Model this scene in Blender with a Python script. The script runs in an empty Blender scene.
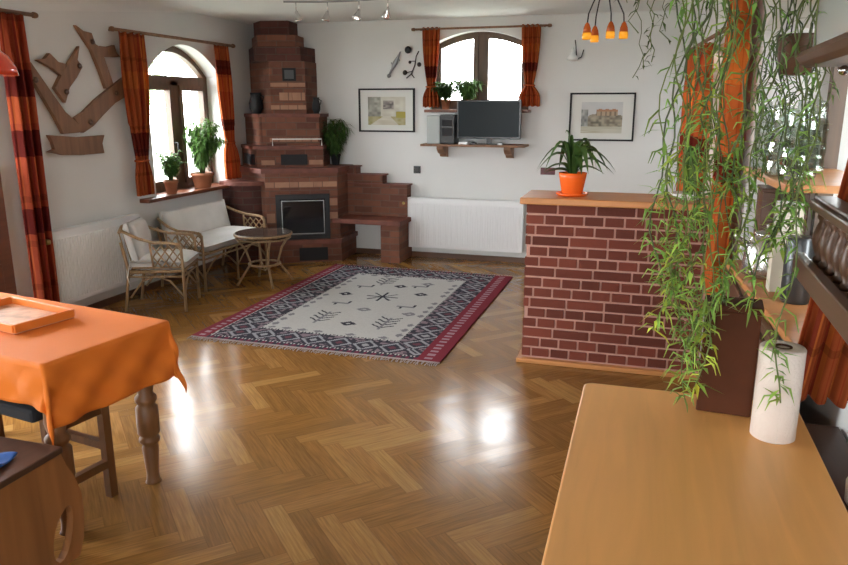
import bpy, bmesh, math, random
from math import sin, cos, pi, radians, sqrt
from mathutils import Vector, Matrix
random.seed(7)
SC = bpy.context.scene
COL = SC.collection
R = random.uniform

# ------------------------------------------------------------ mesh builder
class MB:
    def __init__(s):
        s.v = []; s.f = []; s.sm = []; s.uv = []; s.col = []
    def face(s, idx, sm=False, uv=None, col=None):
        s.f.append(tuple(idx)); s.sm.append(sm); s.uv.append(uv); s.col.append(col)
    def box(s, c, d, rz=0.0, m=None, col=None):
        b = len(s.v); hx, hy, hz = d[0]/2, d[1]/2, d[2]/2
        M = m if m is not None else Matrix.Translation(c) @ Matrix.Rotation(rz, 4, 'Z')
        for z in (-hz, hz):
            for x, y in ((-hx, -hy), (hx, -hy), (hx, hy), (-hx, hy)):
                s.v.append(tuple(M @ Vector((x, y, z))))
        for q in ((0,3,2,1), (4,5,6,7), (0,1,5,4), (1,2,6,5), (2,3,7,6), (3,0,4,7)):
            s.face([b+i for i in q], col=col)
        return s
    def bb(s, x0, x1, y0, y1, z0, z1, col=None):
        return s.box(((x0+x1)/2, (y0+y1)/2, (z0+z1)/2), (abs(x1-x0), abs(y1-y0), abs(z1-z0)), col=col)
    def bar(s, p, q, w, h, col=None):
        p = Vector(p); q = Vector(q); d = q-p
        M = d.to_track_quat('X', 'Z').to_matrix().to_4x4(); M.translation = (p+q)/2
        return s.box(None, (d.length, w, h), m=M, col=col)
    def prism(s, poly, z0, z1):          # counter-clockwise plan outline, UV in metres round the outline
        b = len(s.v); n = len(poly)
        for z in (z0, z1):
            for x, y in poly: s.v.append((x, y, z))
        u = 0
        for i in range(n):
            j = (i+1) % n
            L = sqrt((poly[j][0]-poly[i][0])**2+(poly[j][1]-poly[i][1])**2)
            s.face((b+i, b+j, b+n+j, b+n+i), uv=[(u, z0), (u+L, z0), (u+L, z1), (u, z1)])
            u += L
        s.face([b+n+i for i in range(n)], uv=[(poly[i][0], poly[i][1]) for i in range(n)])
        s.face([b+n-1-i for i in range(n)], uv=[(poly[n-1-i][0], poly[n-1-i][1]) for i in range(n)])
        return s
    def lathe(s, prof, c=(0,0,0), n=20, M=None, col=None, flat=False):
        b = len(s.v); k = len(prof)
        for r, z in prof:
            for i in range(n):
                a = 2*pi*i/n
                p = Vector((r*cos(a), r*sin(a), z))
                if M is not None: p = M @ p
                s.v.append((p.x+c[0], p.y+c[1], p.z+c[2]))
        for j in range(k-1):
            for i in range(n):
                i2 = (i+1) % n
                s.face((b+j*n+i, b+j*n+i2, b+(j+1)*n+i2, b+(j+1)*n+i), sm=not flat, col=col)
        s.face([b+n-1-i for i in range(n)], col=col); s.face([b+(k-1)*n+i for i in range(n)], col=col)
        return s
    def tube(s, pts, r, n=6, col=None):
        pts = [Vector(p) for p in pts]; b = len(s.v); k = len(pts)
        rs = r if isinstance(r, (list, tuple)) else [r]*k
        nrm = None
        for i, p in enumerate(pts):
            t = (pts[min(i+1, k-1)]-pts[max(i-1, 0)])
            t = t.normalized() if t.length > 1e-9 else Vector((0,0,1))
            if nrm is None:
                nrm = t.orthogonal().normalized()
            else:
                nrm = nrm - t*nrm.dot(t)
                nrm = nrm.normalized() if nrm.length > 1e-6 else t.orthogonal().normalized()
            bi = t.cross(nrm)
            for q in range(n):
                a = 2*pi*q/n
                w = p + (nrm*cos(a)+bi*sin(a))*rs[i]
                s.v.append(tuple(w))
        for i in range(k-1):
            for q in range(n):
                q2 = (q+1) % n
                s.face((b+i*n+q, b+i*n+q2, b+(i+1)*n+q2, b+(i+1)*n+q), sm=True, col=col)
        s.face([b+n-1-q for q in range(n)], col=col); s.face([b+(k-1)*n+q for q in range(n)], col=col)
        return s
    def grid(s, fn, nu, nv, colfn=None, sm=True):
        b = len(s.v)
        for j in range(nv+1):
            for i in range(nu+1): s.v.append(tuple(fn(i/nu, j/nv)))
        for j in range(nv):
            for i in range(nu):
                a = b+j*(nu+1)+i
                s.face((a, a+1, a+nu+2, a+nu+1), sm=sm, col=colfn((i+.5)/nu, (j+.5)/nv) if colfn else None)
        return s
    def leaf(s, p, d, L, W, up=Vector((0,0,1)), bend=0.25, col=None):
        d = Vector(d).normalized(); p = Vector(p)
        side = d.cross(up)
        side = side.normalized() if side.length > 1e-4 else Vector((1,0,0))
        nn = side.cross(d)
        b = len(s.v)
        m = p+d*L*.45+nn*L*bend*.25; t = p+d*L-nn*L*bend
        s.v += [tuple(p), tuple(m+side*W*.5+nn*W*.15), tuple(m), tuple(m-side*W*.5+nn*W*.15), tuple(t)]
        for q in ((0,1,2), (0,2,3), (1,4,2), (2,4,3)): s.face([b+i for i in q], sm=True, col=col)
        return s
    def build(s, name, mat, parent=None, loc=None, rz=0.0, world=False, bevel=0, subsurf=0, solid=0):
        vs = s.v
        o_inv = None
        if world:
            if parent is not None: o_inv = WM[parent.name].inverted()
            elif loc is not None: o_inv = (Matrix.Translation(loc) @ Matrix.Rotation(rz, 4, 'Z')).inverted()
        if o_inv is not None: vs = [tuple(o_inv @ Vector(v)) for v in s.v]
        me = bpy.data.meshes.new(name)
        me.from_pydata(vs, [], s.f)
        me.polygons.foreach_set('use_smooth', s.sm)
        if any(u is not None for u in s.uv):
            lay = me.uv_layers.new(name='UVMap')
            li = 0
            for k, f in enumerate(s.f):
                for q in range(len(f)):
                    lay.data[li].uv = s.uv[k][q] if s.uv[k] else (0, 0)
                    li += 1
        if any(c is not None for c in s.col):
            ca = me.color_attributes.new(name='Col', type='FLOAT_COLOR', domain='CORNER')
            buf = []
            for k, f in enumerate(s.f):
                c = s.col[k] or (.5, .5, .5)
                buf += [c[0], c[1], c[2], 1.0]*len(f)
            ca.data.foreach_set('color', buf)
        me.update(); me.validate()
        if mat: me.materials.append(mat)
        o = bpy.data.objects.new(name, me); COL.objects.link(o)
        if parent is not None:
            o.parent = parent; WM[o.name] = WM[parent.name]
        elif loc is not None:
            o.location = loc; o.rotation_euler = (0, 0, rz)
            WM[o.name] = Matrix.Translation(loc) @ Matrix.Rotation(rz, 4, 'Z')
        else:
            WM[o.name] = Matrix.Identity(4)
        if solid:
            m = o.modifiers.new('thick', 'SOLIDIFY'); m.thickness = solid; m.offset = 0
        if bevel:
            m = o.modifiers.new('bevel', 'BEVEL'); m.width = bevel; m.segments = 2; m.limit_method = 'ANGLE'
        if subsurf:
            m = o.modifiers.new('sub', 'SUBSURF'); m.levels = subsurf; m.render_levels = subsurf
        return o
WM = {}
def tag(o, label, cat, group=None):
    o['label'] = label; o['category'] = cat
    if group: o['group'] = group
    return o
def thing(name, label, cat, loc=(0,0,0), rz=0.0, group=None):
    o = bpy.data.objects.new(name, None); COL.objects.link(o)
    o.empty_display_size = .1
    o.location = loc; o.rotation_euler = (0, 0, rz)
    WM[o.name] = Matrix.Translation(loc) @ Matrix.Rotation(rz, 4, 'Z')
    return tag(o, label, cat, group)
def struct(o):
    o['kind'] = 'structure'; return o

# ------------------------------------------------------------ materials
def nodes(name):
    m = bpy.data.materials.new(name); m.use_nodes = True
    nt = m.node_tree; return m, nt, nt.nodes['Principled BSDF']
def N(nt, t, **kw):
    n = nt.nodes.new(t)
    for k, v in kw.items(): setattr(n, k, v)
    return n
def plain(name, c, rough=.5, metal=0.0, var=0.0, scale=8.0, bump=0.0, bscale=60.0, emit=None, estr=0, spec=None, coat=0, trans=0):
    m, nt, b = nodes(name)
    b.inputs['Base Color'].default_value = (*c, 1); b.inputs['Roughness'].default_value = rough
    b.inputs['Metallic'].default_value = metal
    if spec is not None: b.inputs['Specular IOR Level'].default_value = spec
    if coat: b.inputs['Coat Weight'].default_value = coat; b.inputs['Coat Roughness'].default_value = .1
    if trans: b.inputs['Transmission Weight'].default_value = trans
    tc = N(nt, 'ShaderNodeTexCoord')
    if var:
        no = N(nt, 'ShaderNodeTexNoise'); no.inputs['Scale'].default_value = scale; no.inputs['Detail'].default_value = 4
        nt.links.new(tc.outputs['Object'], no.inputs['Vector'])
        cr = N(nt, 'ShaderNodeValToRGB')
        cr.color_ramp.elements[0].position = .3; cr.color_ramp.elements[1].position = .7
        cr.color_ramp.elements[0].color = (*[x*(1-var) for x in c], 1); cr.color_ramp.elements[1].color = (*[min(1, x*(1+var)) for x in c], 1)
        nt.links.new(no.outputs['Fac'], cr.inputs['Fac']); nt.links.new(cr.outputs['Color'], b.inputs['Base Color'])
    if bump:
        n2 = N(nt, 'ShaderNodeTexNoise'); n2.inputs['Scale'].default_value = bscale
        nt.links.new(tc.outputs['Object'], n2.inputs['Vector'])
        bu = N(nt, 'ShaderNodeBump'); bu.inputs['Strength'].default_value = bump; bu.inputs['Distance'].default_value = .01
        nt.links.new(n2.outputs['Fac'], bu.inputs['Height']); nt.links.new(bu.outputs['Normal'], b.inputs['Normal'])
    if emit:
        b.inputs['Emission Color'].default_value = (*emit, 1); b.inputs['Emission Strength'].default_value = estr
    return m
def wood(name, c, rough=.4, axis='X', var=.25, scale=1.0, coat=0):
    m, nt, b = nodes(name)
    tc = N(nt, 'ShaderNodeTexCoord'); mp = N(nt, 'ShaderNodeMapping')
    sc = {'X': (1.2, 14, 14), 'Y': (14, 1.2, 14), 'Z': (14, 14, 1.2)}[axis]
    mp.inputs['Scale'].default_value = [v*scale for v in sc]
    no = N(nt, 'ShaderNodeTexNoise'); no.inputs['Scale'].default_value = 1.5; no.inputs['Detail'].default_value = 6; no.inputs['Distortion'].default_value = .6
    cr = N(nt, 'ShaderNodeValToRGB')
    cr.color_ramp.elements[0].position = .3; cr.color_ramp.elements[1].position = .72
    cr.color_ramp.elements[0].color = (*[x*(1-var) for x in c], 1); cr.color_ramp.elements[1].color = (*[min(1, x*(1+var*.6)) for x in c], 1)
    nt.links.new(tc.outputs['Object'], mp.inputs['Vector']); nt.links.new(mp.outputs['Vector'], no.inputs['Vector'])
    nt.links.new(no.outputs['Fac'], cr.inputs['Fac']); nt.links.new(cr.outputs['Color'], b.inputs['Base Color'])
    b.inputs['Roughness'].default_value = rough
    if coat: b.inputs['Coat Weight'].default_value = coat; b.inputs['Coat Roughness'].default_value = .15
    return m
def colored(name, rough=.8, transl=0.0, spec=.3, bump=0, emit=0):
    m, nt, b = nodes(name)
    at = N(nt, 'ShaderNodeAttribute'); at.attribute_name = 'Col'
    nt.links.new(at.outputs['Color'], b.inputs['Base Color'])
    b.inputs['Roughness'].default_value = rough; b.inputs['Specular IOR Level'].default_value = spec
    if bump:
        tc = N(nt, 'ShaderNodeTexCoord'); n2 = N(nt, 'ShaderNodeTexNoise'); n2.inputs['Scale'].default_value = 90
        nt.links.new(tc.outputs['Object'], n2.inputs['Vector'])
        bu = N(nt, 'ShaderNodeBump'); bu.inputs['Strength'].default_value = bump; bu.inputs['Distance'].default_value = .005
        nt.links.new(n2.outputs['Fac'], bu.inputs['Height']); nt.links.new(bu.outputs['Normal'], b.inputs['Normal'])
    if transl:
        tr = N(nt, 'ShaderNodeBsdfTranslucent'); nt.links.new(at.outputs['Color'], tr.inputs['Color'])
        mx = N(nt, 'ShaderNodeMixShader'); mx.inputs[0].default_value = transl
        out = nt.nodes['Material Output']
        nt.links.new(b.outputs[0], mx.inputs[1]); nt.links.new(tr.outputs[0], mx.inputs[2]); nt.links.new(mx.outputs[0], out.inputs[0])
    return m
def glasspane(name, refl=.08, tint=(1,1,1)):
    m = bpy.data.materials.new(name); m.use_nodes = True; nt = m.node_tree; nt.nodes.clear()
    t = N(nt, 'ShaderNodeBsdfTransparent'); t.inputs[0].default_value = (*tint, 1)
    g = N(nt, 'ShaderNodeBsdfGlossy'); g.inputs['Roughness'].default_value = .03
    mx = N(nt, 'ShaderNodeMixShader'); mx.inputs[0].default_value = refl
    o = N(nt, 'ShaderNodeOutputMaterial')
    nt.links.new(t.outputs[0], mx.inputs[1]); nt.links.new(g.outputs[0], mx.inputs[2]); nt.links.new(mx.outputs[0], o.inputs[0])
    return m
def brickmat(name, c1, c2, mortar, bw=.21, rh=.07, ms=.006, rough=.85):
    m, nt, b = nodes(name)
    uv = N(nt, 'ShaderNodeUVMap'); uv.uv_map = 'UVMap'
    br = N(nt, 'ShaderNodeTexBrick')
    br.inputs['Scale'].default_value = 1; br.inputs['Brick Width'].default_value = bw; br.inputs['Row Height'].default_value = rh
    br.inputs['Mortar Size'].default_value = ms; br.inputs['Mortar Smooth'].default_value = .3; br.inputs['Bias'].default_value = 0
    br.inputs['Color1'].default_value = (*c1, 1); br.inputs['Color2'].default_value = (*c2, 1); br.inputs['Mortar'].default_value = (*mortar, 1)
    no = N(nt, 'ShaderNodeTexNoise'); no.inputs['Scale'].default_value = 14
    mx = N(nt, 'ShaderNodeMixRGB', blend_type='MULTIPLY'); mx.inputs[0].default_value = .5
    cr = N(nt, 'ShaderNodeValToRGB'); cr.color_ramp.elements[0].color = (.5,.5,.5,1); cr.color_ramp.elements[1].color = (1.2,1.2,1.2,1)
    nt.links.new(uv.outputs[0], br.inputs['Vector']); nt.links.new(uv.outputs[0], no.inputs['Vector'])
    nt.links.new(no.outputs['Fac'], cr.inputs[0]); nt.links.new(br.outputs['Color'], mx.inputs[1]); nt.links.new(cr.outputs[0], mx.inputs[2])
    nt.links.new(mx.outputs[0], b.inputs['Base Color']); b.inputs['Roughness'].default_value = rough
    bu = N(nt, 'ShaderNodeBump'); bu.inputs['Strength'].default_value = .6; bu.inputs['Distance'].default_value = .006; bu.invert = True
    nt.links.new(br.outputs['Fac'], bu.inputs['Height']); nt.links.new(bu.outputs['Normal'], b.inputs['Normal'])
    return m
def parquet(name, w=.085, n=5, ang=45.0):
    m, nt, b = nodes(name)
    L = nt.links.new
    def M(op, a, c=None):
        x = N(nt, 'ShaderNodeMath', operation=op)
        for i, v in enumerate((a, c)):
            if v is None: continue
            if isinstance(v, (int, float)): x.inputs[i].default_value = v
            else: L(v, x.inputs[i])
        return x.outputs[0]
    tc = N(nt, 'ShaderNodeTexCoord'); mp = N(nt, 'ShaderNodeMapping'); mp.inputs['Rotation'].default_value = (0, 0, radians(ang))
    mp.inputs['Scale'].default_value = (1/w, 1/w, 1/w)
    L(tc.outputs['Object'], mp.inputs['Vector'])
    sp = N(nt, 'ShaderNodeSeparateXYZ'); L(mp.outputs['Vector'], sp.inputs[0])
    x, y = M('ADD', sp.outputs[0], 1000), M('ADD', sp.outputs[1], 1000)
    i, j = M('FLOOR', x), M('FLOOR', y); fx, fy = M('SUBTRACT', x, i), M('SUBTRACT', y, j)
    k = M('MODULO', M('ADD', M('SUBTRACT', i, j), 20*n*100), 2*n)
    isv = M('GREATER_THAN', k, n-.5)
    # horizontal plank
    hid1, hid2 = M('SUBTRACT', i, k), j
    hu = M('DIVIDE', M('ADD', k, fx), n); hv = fy
    q = M('SUBTRACT', 2*n-1, k)
    vid1, vid2 = i, M('ADD', M('SUBTRACT', j, q), .37)
    vu = M('DIVIDE', M('ADD', q, fy), n); vv = fx
    def mixv(a, c):
        return M('ADD', M('MULTIPLY', a, M('SUBTRACT', 1, isv)), M('MULTIPLY', c, isv))
    id1, id2, u, v = mixv(hid1, vid1), mixv(hid2, vid2), mixv(hu, vu), mixv(hv, vv)
    cb = N(nt, 'ShaderNodeCombineXYZ'); L(id1, cb.inputs[0]); L(id2, cb.inputs[1])
    wn = N(nt, 'ShaderNodeTexWhiteNoise', noise_dimensions='3D'); L(cb.outputs[0], wn.inputs[0])
    cr = N(nt, 'ShaderNodeValToRGB')
    e = cr.color_ramp.elements
    e[0].color = (.25, .122, .034, 1); e[1].color = (.41, .225, .073, 1)
    e.new(.4).color = (.28, .135, .036, 1); e.new(.75).color = (.32, .158, .044, 1)
    L(wn.outputs[0], cr.inputs[0])
    # grain along plank
    gv = N(nt, 'ShaderNodeCombineXYZ'); L(M('MULTIPLY', u, 2.0), gv.inputs[0]); L(M('MULTIPLY', v, 7.0), gv.inputs[1]); L(M('MULTIPLY', wn.outputs[0], 50), gv.inputs[2])
    gn = N(nt, 'ShaderNodeTexNoise'); gn.inputs['Scale'].default_value = 1.5; gn.inputs['Detail'].default_value = 4; L(gv.outputs[0], gn.inputs['Vector'])
    gr = N(nt, 'ShaderNodeValToRGB'); gr.color_ramp.elements[0].color = (.72, .70, .66, 1); gr.color_ramp.elements[1].color = (1.15, 1.15, 1.1, 1)
    gr.color_ramp.elements[0].position = .3; gr.color_ramp.elements[1].position = .7
    L(gn.outputs['Fac'], gr.inputs[0])
    mx = N(nt, 'ShaderNodeMixRGB', blend_type='MULTIPLY'); mx.inputs[0].default_value = 1
    L(cr.outputs[0], mx.inputs[1]); L(gr.outputs[0], mx.inputs[2])
    # seams
    ev = M('MINIMUM', v, M('SUBTRACT', 1, v)); eu = M('MULTIPLY', M('MINIMUM', u, M('SUBTRACT', 1, u)), n)
    seam = M('LESS_THAN', M('MINIMUM', ev, eu), .025)
    m2 = N(nt, 'ShaderNodeMixRGB', blend_type='MULTIPLY'); L(M('MULTIPLY', seam, .3), m2.inputs[0]); L(mx.outputs[0], m2.inputs[1]); m2.inputs[2].default_value = (.25, .15, .1, 1)
    L(m2.outputs[0], b.inputs['Base Color'])
    b.inputs['Roughness'].default_value = .24; b.inputs['Specular IOR Level'].default_value = .55
    n3 = N(nt, 'ShaderNodeTexNoise'); n3.inputs['Scale'].default_value = .28; n3.inputs['Detail'].default_value = 3; L(mp.outputs['Vector'], n3.inputs['Vector'])
    rr = N(nt, 'ShaderNodeMapRange'); rr.inputs[3].default_value = .13; rr.inputs[4].default_value = .24; L(n3.outputs['Fac'], rr.inputs[0]); L(rr.outputs[0], b.inputs['Roughness'])
    # each plank tilts by a hair
    hgt = M('ADD', M('MULTIPLY', M('MULTIPLY', M('SUBTRACT', wn.outputs[0], .5), v), .8), M('MULTIPLY', n3.outputs['Fac'], 2.0))
    bu = N(nt, 'ShaderNodeBump'); bu.inputs['Strength'].default_value = .22; bu.inputs['Distance'].default_value = .006
    L(hgt, bu.inputs['Height']); L(bu.outputs['Normal'], b.inputs['Normal'])
    return m

M_ = dict(
    wall=plain('wall_plaster', (.70, .71, .70), .9, var=.03, scale=1.5, bump=.25, bscale=6),
    ceil=plain('ceiling_plaster', (.74, .745, .73), .9, var=.02, scale=1.2, bump=.15, bscale=4),
    floor=parquet('oak_herringbone_parquet'),
    white=plain('white_enamel', (.80, .81, .83), .35),
    darkwood=wood('dark_brown_wood', (.10, .045, .022), .4, 'Z'),
    darkwoodx=wood('dark_brown_wood_long', (.10, .045, .022), .4, 'X'),
    redwood=wood('red_brown_wood', (.16, .05, .022), .35, 'Y'),
    winwood=wood('brown_window_wood', (.10, .055, .03), .45, 'Z'),
    plank=wood('weathered_brown_board', (.23, .115, .06), .6, 'Z', var=.3),
    beech=wood('honey_beech_laminate', (.80, .41, .135), .36, 'Y', var=.10, scale=1.0),
    bartop=wood('orange_brown_bar_top', (.52, .22, .07), .45, 'X', var=.15),
    tablewood=wood('mid_brown_turned_wood', (.20, .085, .028), .5, 'Z', var=.25),
    benchwood=wood('orange_brown_bench_wood', (.30, .125, .042), .4, 'Z', var=.3, scale=.6),
    seatwood=wood('dark_bench_seat_wood', (.07, .03, .018), .4, 'Y'),
    cane=wood('tan_rattan_cane', (.33, .215, .11), .45, 'Z', var=.35, scale=3),
    cushion=plain('off_white_cushion_cloth', (.74, .74, .73), .9, var=.06, scale=6, bump=.4, bscale=25),
    cloth=plain('orange_table_cloth', (.72, .175, .010), .75, var=.05, scale=3, bump=.2, bscale=300),
    terracotta=plain('terracotta', (.30, .11, .05), .7, var=.15),
    orangepot=plain('glossy_orange_plastic', (.85, .13, .015), .25),
    soil=plain('dark_soil', (.03, .018, .01), .95, bump=.6),
    soot=plain('matt_black', (.010, .010, .012), .75),
    black=plain('black_plastic', (.012, .013, .015), .25),
    screen=plain('dark_screen', (.006, .012, .015), .3, spec=.15),
    grey=plain('grey_metal', (.32, .33, .34), .35, .8),
    chrome=plain('bright_chrome', (.75, .75, .77), .15, 1),
    iron=plain('dark_iron', (.03, .03, .032), .5, .6),
    brass=plain('brass', (.45, .33, .13), .3, 1),
    glass=glasspane('window_glass', .06),
    frost=glasspane('clear_jar_glass', .22, (.80, .86, .82)),
    sootglass=plain('sooty_stove_glass', (.008, .009, .012), .1),
    stove=brickmat('red_stove_brick', (.22, .085, .048), (.125, .045, .03), (.15, .085, .06)),
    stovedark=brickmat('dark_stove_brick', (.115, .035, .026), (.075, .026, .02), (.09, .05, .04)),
    palebrick=brickmat('pale_stove_brick', (.40, .22, .14), (.33, .17, .11), (.18, .1, .07), bw=.19, rh=.2),
    slab=plain('red_clay_slab', (.15, .045, .028), .6, var=.25, scale=12),
    mortar=plain('pinkish_mortar', (.46, .25, .20), .9, var=.1, scale=20, bump=.5),
    bricks=colored('painted_red_bricks', .75, bump=.5),
    rug=colored('woven_rug_wool', .95, spec=.1, bump=.6),
    art=colored('watercolour_on_paper', .6),
    curtain=colored('plaid_curtain_cloth', .85, transl=.38, spec=.15),
    leaf=colored('plant_leaf', .45, transl=.25, spec=.4),
    paper=plain('kitchen_paper', (.74, .66, .60), .95, bump=.3, bscale=120),
    cardboard=plain('brown_box_wood', (.085, .028, .013), .8, var=.2, scale=5, spec=.15),
    redglass=plain('red_orange_lamp_glass', (.75, .06, .015), .15),
    bud=plain('amber_bud_glass', (.75, .30, .02), .25, emit=(1, .42, .03), estr=.22),
    budbase=plain('red_bud_glass', (.60, .12, .02), .25),
    blue=plain('blue_cloth', (.02, .10, .38), .8),
    navy=plain('black_seat_cloth', (.012, .012, .016), .85),
    hood=plain('pale_grey_glossy_panel', (.42, .44, .44), .12),
    hoodwood=wood('brown_moulding_wood', (.12, .06, .04), .35, 'Y'),
    grass=plain('garden_grass', (.26, .27, .23), .95, var=.4, scale=2),
    silver=plain('worn_silver', (.55, .55, .52), .25, .9),
    dish=plain('white_ceramic', (.78, .78, .76), .3),
    darkwall=plain('outside_render', (.6, .6, .58), .9),
)

# ------------------------------------------------------------ camera
H = 1.65; AZ = radians(16.9); PT = radians(13.8)
cd = bpy.data.cameras.new('camera'); cam = bpy.data.objects.new('camera', cd); COL.objects.link(cam)
cam.location = (0, 0, H); cam.rotation_euler = (pi/2-PT, 0, AZ)
cd.sensor_width = 36; cd.lens = 36*722/848; cd.clip_start = .05; cd.clip_end = 300
SC.camera = cam

# ------------------------------------------------------------ room shell
XL, YB, ZC = -4.3, 7.6, 2.52
def rwx(y): return .26+(YB-y)*.066          # right wall plan line (slightly off square)
def arch(u, a, b, t, rise):
    m = (a+b)/2; h = (b-a)/2
    return t+rise*(1-((u-m)/h)**2)
def holed_wall(fn, u0, u1, v0, v1, holes, th, n=18):
    """fn(u, v, w) -> point; w = 0 is the room face, w = th the outer face. holes: (a, b, sill, spring, rise), in order of u"""
    mb = MB()
    def quad(pts):
        b = len(mb.v); mb.v += [tuple(fn(*p)) for p in pts]; mb.face((b, b+1, b+2, b+3))
    cur = u0
    for (a, b, s, t, r) in holes:
        for w in (0, th):
            quad([(cur, v0, w), (a, v0, w), (a, v1, w), (cur, v1, w)])
            quad([(a, v0, w), (b, v0, w), (b, s, w), (a, s, w)])
        for i in range(n):
            p, q = a+(b-a)*i/n, a+(b-a)*(i+1)/n
            yp, yq = arch(p, a, b, t, r), arch(q, a, b, t, r)
            for w in (0, th): quad([(p, yp, w), (q, yq, w), (q, v1, w), (p, v1, w)])
            quad([(p, yp, 0), (q, yq, 0), (q, yq, th), (p, yp, th)])
        quad([(a, s, 0), (b, s, 0), (b, s, th), (a, s, th)])
        quad([(a, s, 0), (a, t, 0), (a, t, th), (a, s, th)]); quad([(b, s, 0), (b, t, 0), (b, t, th), (b, s, th)])
        cur = b
    for w in (0, th): quad([(cur, v0, w), (u1, v0, w), (u1, v1, w), (cur, v1, w)])
    for u in (u0, u1): quad([(u, v0, 0), (u, v1, 0), (u, v1, th), (u, v0, th)])
    for v in (v0, v1): quad([(u0, v, 0), (u1, v, 0), (u1, v, th), (u0, v, th)])
    return mb
fl = MB().bb(XL-.4, 1.6, -3.4, YB+.4, -.1, 0).build('floor', M_['floor']); struct(fl)
ce = MB().bb(XL-.4, 1.6, -3.4, YB+.4, ZC, ZC+.1).build('ceiling', M_['ceil']); struct(ce)
WL = (5.66, 6.86, .83, 1.93, .28)          # left wall window
WD = (1.6, 3.95, .02, 2.02, .0)            # terrace door further left, outside the picture
wl = holed_wall(lambda u, v, w: (XL-w, u, v), -3.4, YB+.3, 0, ZC, [WD, WL], .38).build('wall_left', M_['wall']); struct(wl)
WB = (-2.26, -1.19, 1.60, 2.24, .15)
wb = holed_wall(lambda u, v, w: (u, YB+w, v), XL-.02, 1.0, 0, ZC, [WB], .36).build('wall_back', M_['wall']); struct(wb)
def rw(u, v, w):
    return (rwx(u)+w, u-w*.066, v)
WR = (2.35, 3.95, .86, 2.0, .2); WR0 = (5.0, 6.3, .75, 1.9, .12)
wr = holed_wall(rw, -3.4, YB+.3, 0, ZC, [WR, WR0], .42).build('wall_right', M_['wall']); struct(wr)
wk = holed_wall(lambda u, v, w: (u, -3.3-w, v), XL-.4, 1.5, 0, ZC, [(-3.6, -1.9, .8, 2.1, .1), (-1.0, .5, .8, 2.1, .1)], .2).build('wall_rear', M_['wall']); struct(wk)

def make_window(name, fn, hole, w0, bars, fr=.055, dep=.06, transom=None, mull=.05, panes=True, matw='winwood'):
    """window frame in the hole, w0 = depth behind the room face"""
    a, b, s, t, r = hole
    root = bpy.data.objects.new(name, None); COL.objects.link(root); WM[root.name] = Matrix.Identity(4); struct(root)
    n = 20
    def outline(ins):
        pts = [(a+ins, s+ins)]
        for i in range(n+1):
            u = a+ins+(b-a-2*ins)*i/n
            pts.append((u, arch(u, a, b, t, r)-ins))
        pts.append((b-ins, s+ins)); return pts
    O, I = outline(0), outline(fr)
    mb = MB(); k = len(O)
    for w in (w0, w0+dep):
        for P in (O, I):
            for p in P: mb.v.append(tuple(fn(p[0], p[1], w)))
    for i in range(k):
        j = (i+1) % k
        mb.face((i, j, k+j, k+i)); mb.face((2*k+i, 2*k+j, 3*k+j, 3*k+i)); mb.face((k+i, k+j, 3*k+j, 3*k+i)); mb.face((i, j, 2*k+j, 2*k+i))
    def ub(u0, u1, v0, v1, d0=w0+.003, d1=w0+dep-.003):
        c = [tuple(fn(u, v, w)) for w in (d0, d1) for u, v in ((u0, v0), (u1, v0), (u1, v1), (u0, v1))]
        q = len(mb.v); mb.v.extend(c)
        for f in ((0,1,2,3), (7,6,5,4), (0,4,5,1), (1,5,6,2), (2,6,7,3), (3,7,4,0)): mb.face([q+x for x in f])
    top = lambda u: arch(u, a, b, t, r)-fr*.5
    mu = (a+b)/2+(.04 if transom else 0)
    zt = transom if transom else None
    ub(mu-mull, mu+mull, s, (zt if zt else top(mu)))
    if zt: ub(a+fr*.5, b-fr*.5, zt-.045, zt+.045)
    # casement stiles and rails
    cf = .045
    for (p, q) in ((a+fr, mu-mull), (mu+mull, b-fr)):
        hi = (zt-.045) if zt else 0
        ub(p-.005, p+cf, s+fr, hi or top(p+cf/2), w0-.015, w0+dep-.01); ub(q-cf, q+.005, s+fr, hi or top(q-cf/2), w0-.015, w0+dep-.01)
        ub(p, q, s+fr-.005, s+fr+cf, w0-.012, w0+dep-.01)
        if zt: ub(p, q, hi-cf, hi+.005, w0-.012, w0+dep-.01)
    mb.build('window_frame', M_[matw], root)
    g = MB()
    for i in range(n):
        u0, u1 = a+fr+(b-a-2*fr)*i/n, a+fr+(b-a-2*fr)*(i+1)/n
        q = len(g.v)
        g.v += [tuple(fn(u0, s+fr, w0+dep*.5)), tuple(fn(u1, s+fr, w0+dep*.5)), tuple(fn(u1, arch(u1, a, b, t, r)-fr, w0+dep*.5)), tuple(fn(u0, arch(u0, a, b, t, r)-fr, w0+dep*.5))]
        g.face((q, q+1, q+2, q+3))
    g.build('pane', M_['glass'], root)
    h = MB(); zc_ = s+(t-s)*.42
    p0 = Vector(fn(mu-mull-.03, zc_, w0-.02)); p1 = Vector(fn(mu-mull-.03, zc_, w0-.055)); p2 = Vector(fn(mu-mull-.03, zc_-.11, w0-.055))
    h.tube([p0, p1, p2], .009, 8)
    h.build('window_handle', M_['iron'], root)
    return root
fL = lambda u, v, w: (XL-w, u, v)
fB = lambda u, v, w: (u, YB+w, v)
w1 = make_window('window_1', fL, WL, .17, 2, transom=1.88, fr=.06, mull=.06)
MB().bb(XL-.17, XL+.10, 5.42, 6.90, .80, .835).build('window_sill', M_['redwood'], w1, bevel=.006)
w2 = make_window('window_2', fB, WB, .14, 2, fr=.06, mull=.035)
MB().bb(-2.28, -1.16, YB-.10, YB+.14, 1.575, 1.605).build('window_sill', M_['redwood'], w2, bevel=.006)
w3 = make_window('window_3', rw, WR, .30, 2, fr=.06, mull=.045)
w4 = make_window('window_4', rw, WR0, .30, 2, fr=.06, mull=.045)
w5 = make_window('window_5', fL, WD, .17, 2, fr=.08, mull=.05)
fK = lambda u, v, w: (u, -3.3-w, v)
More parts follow.
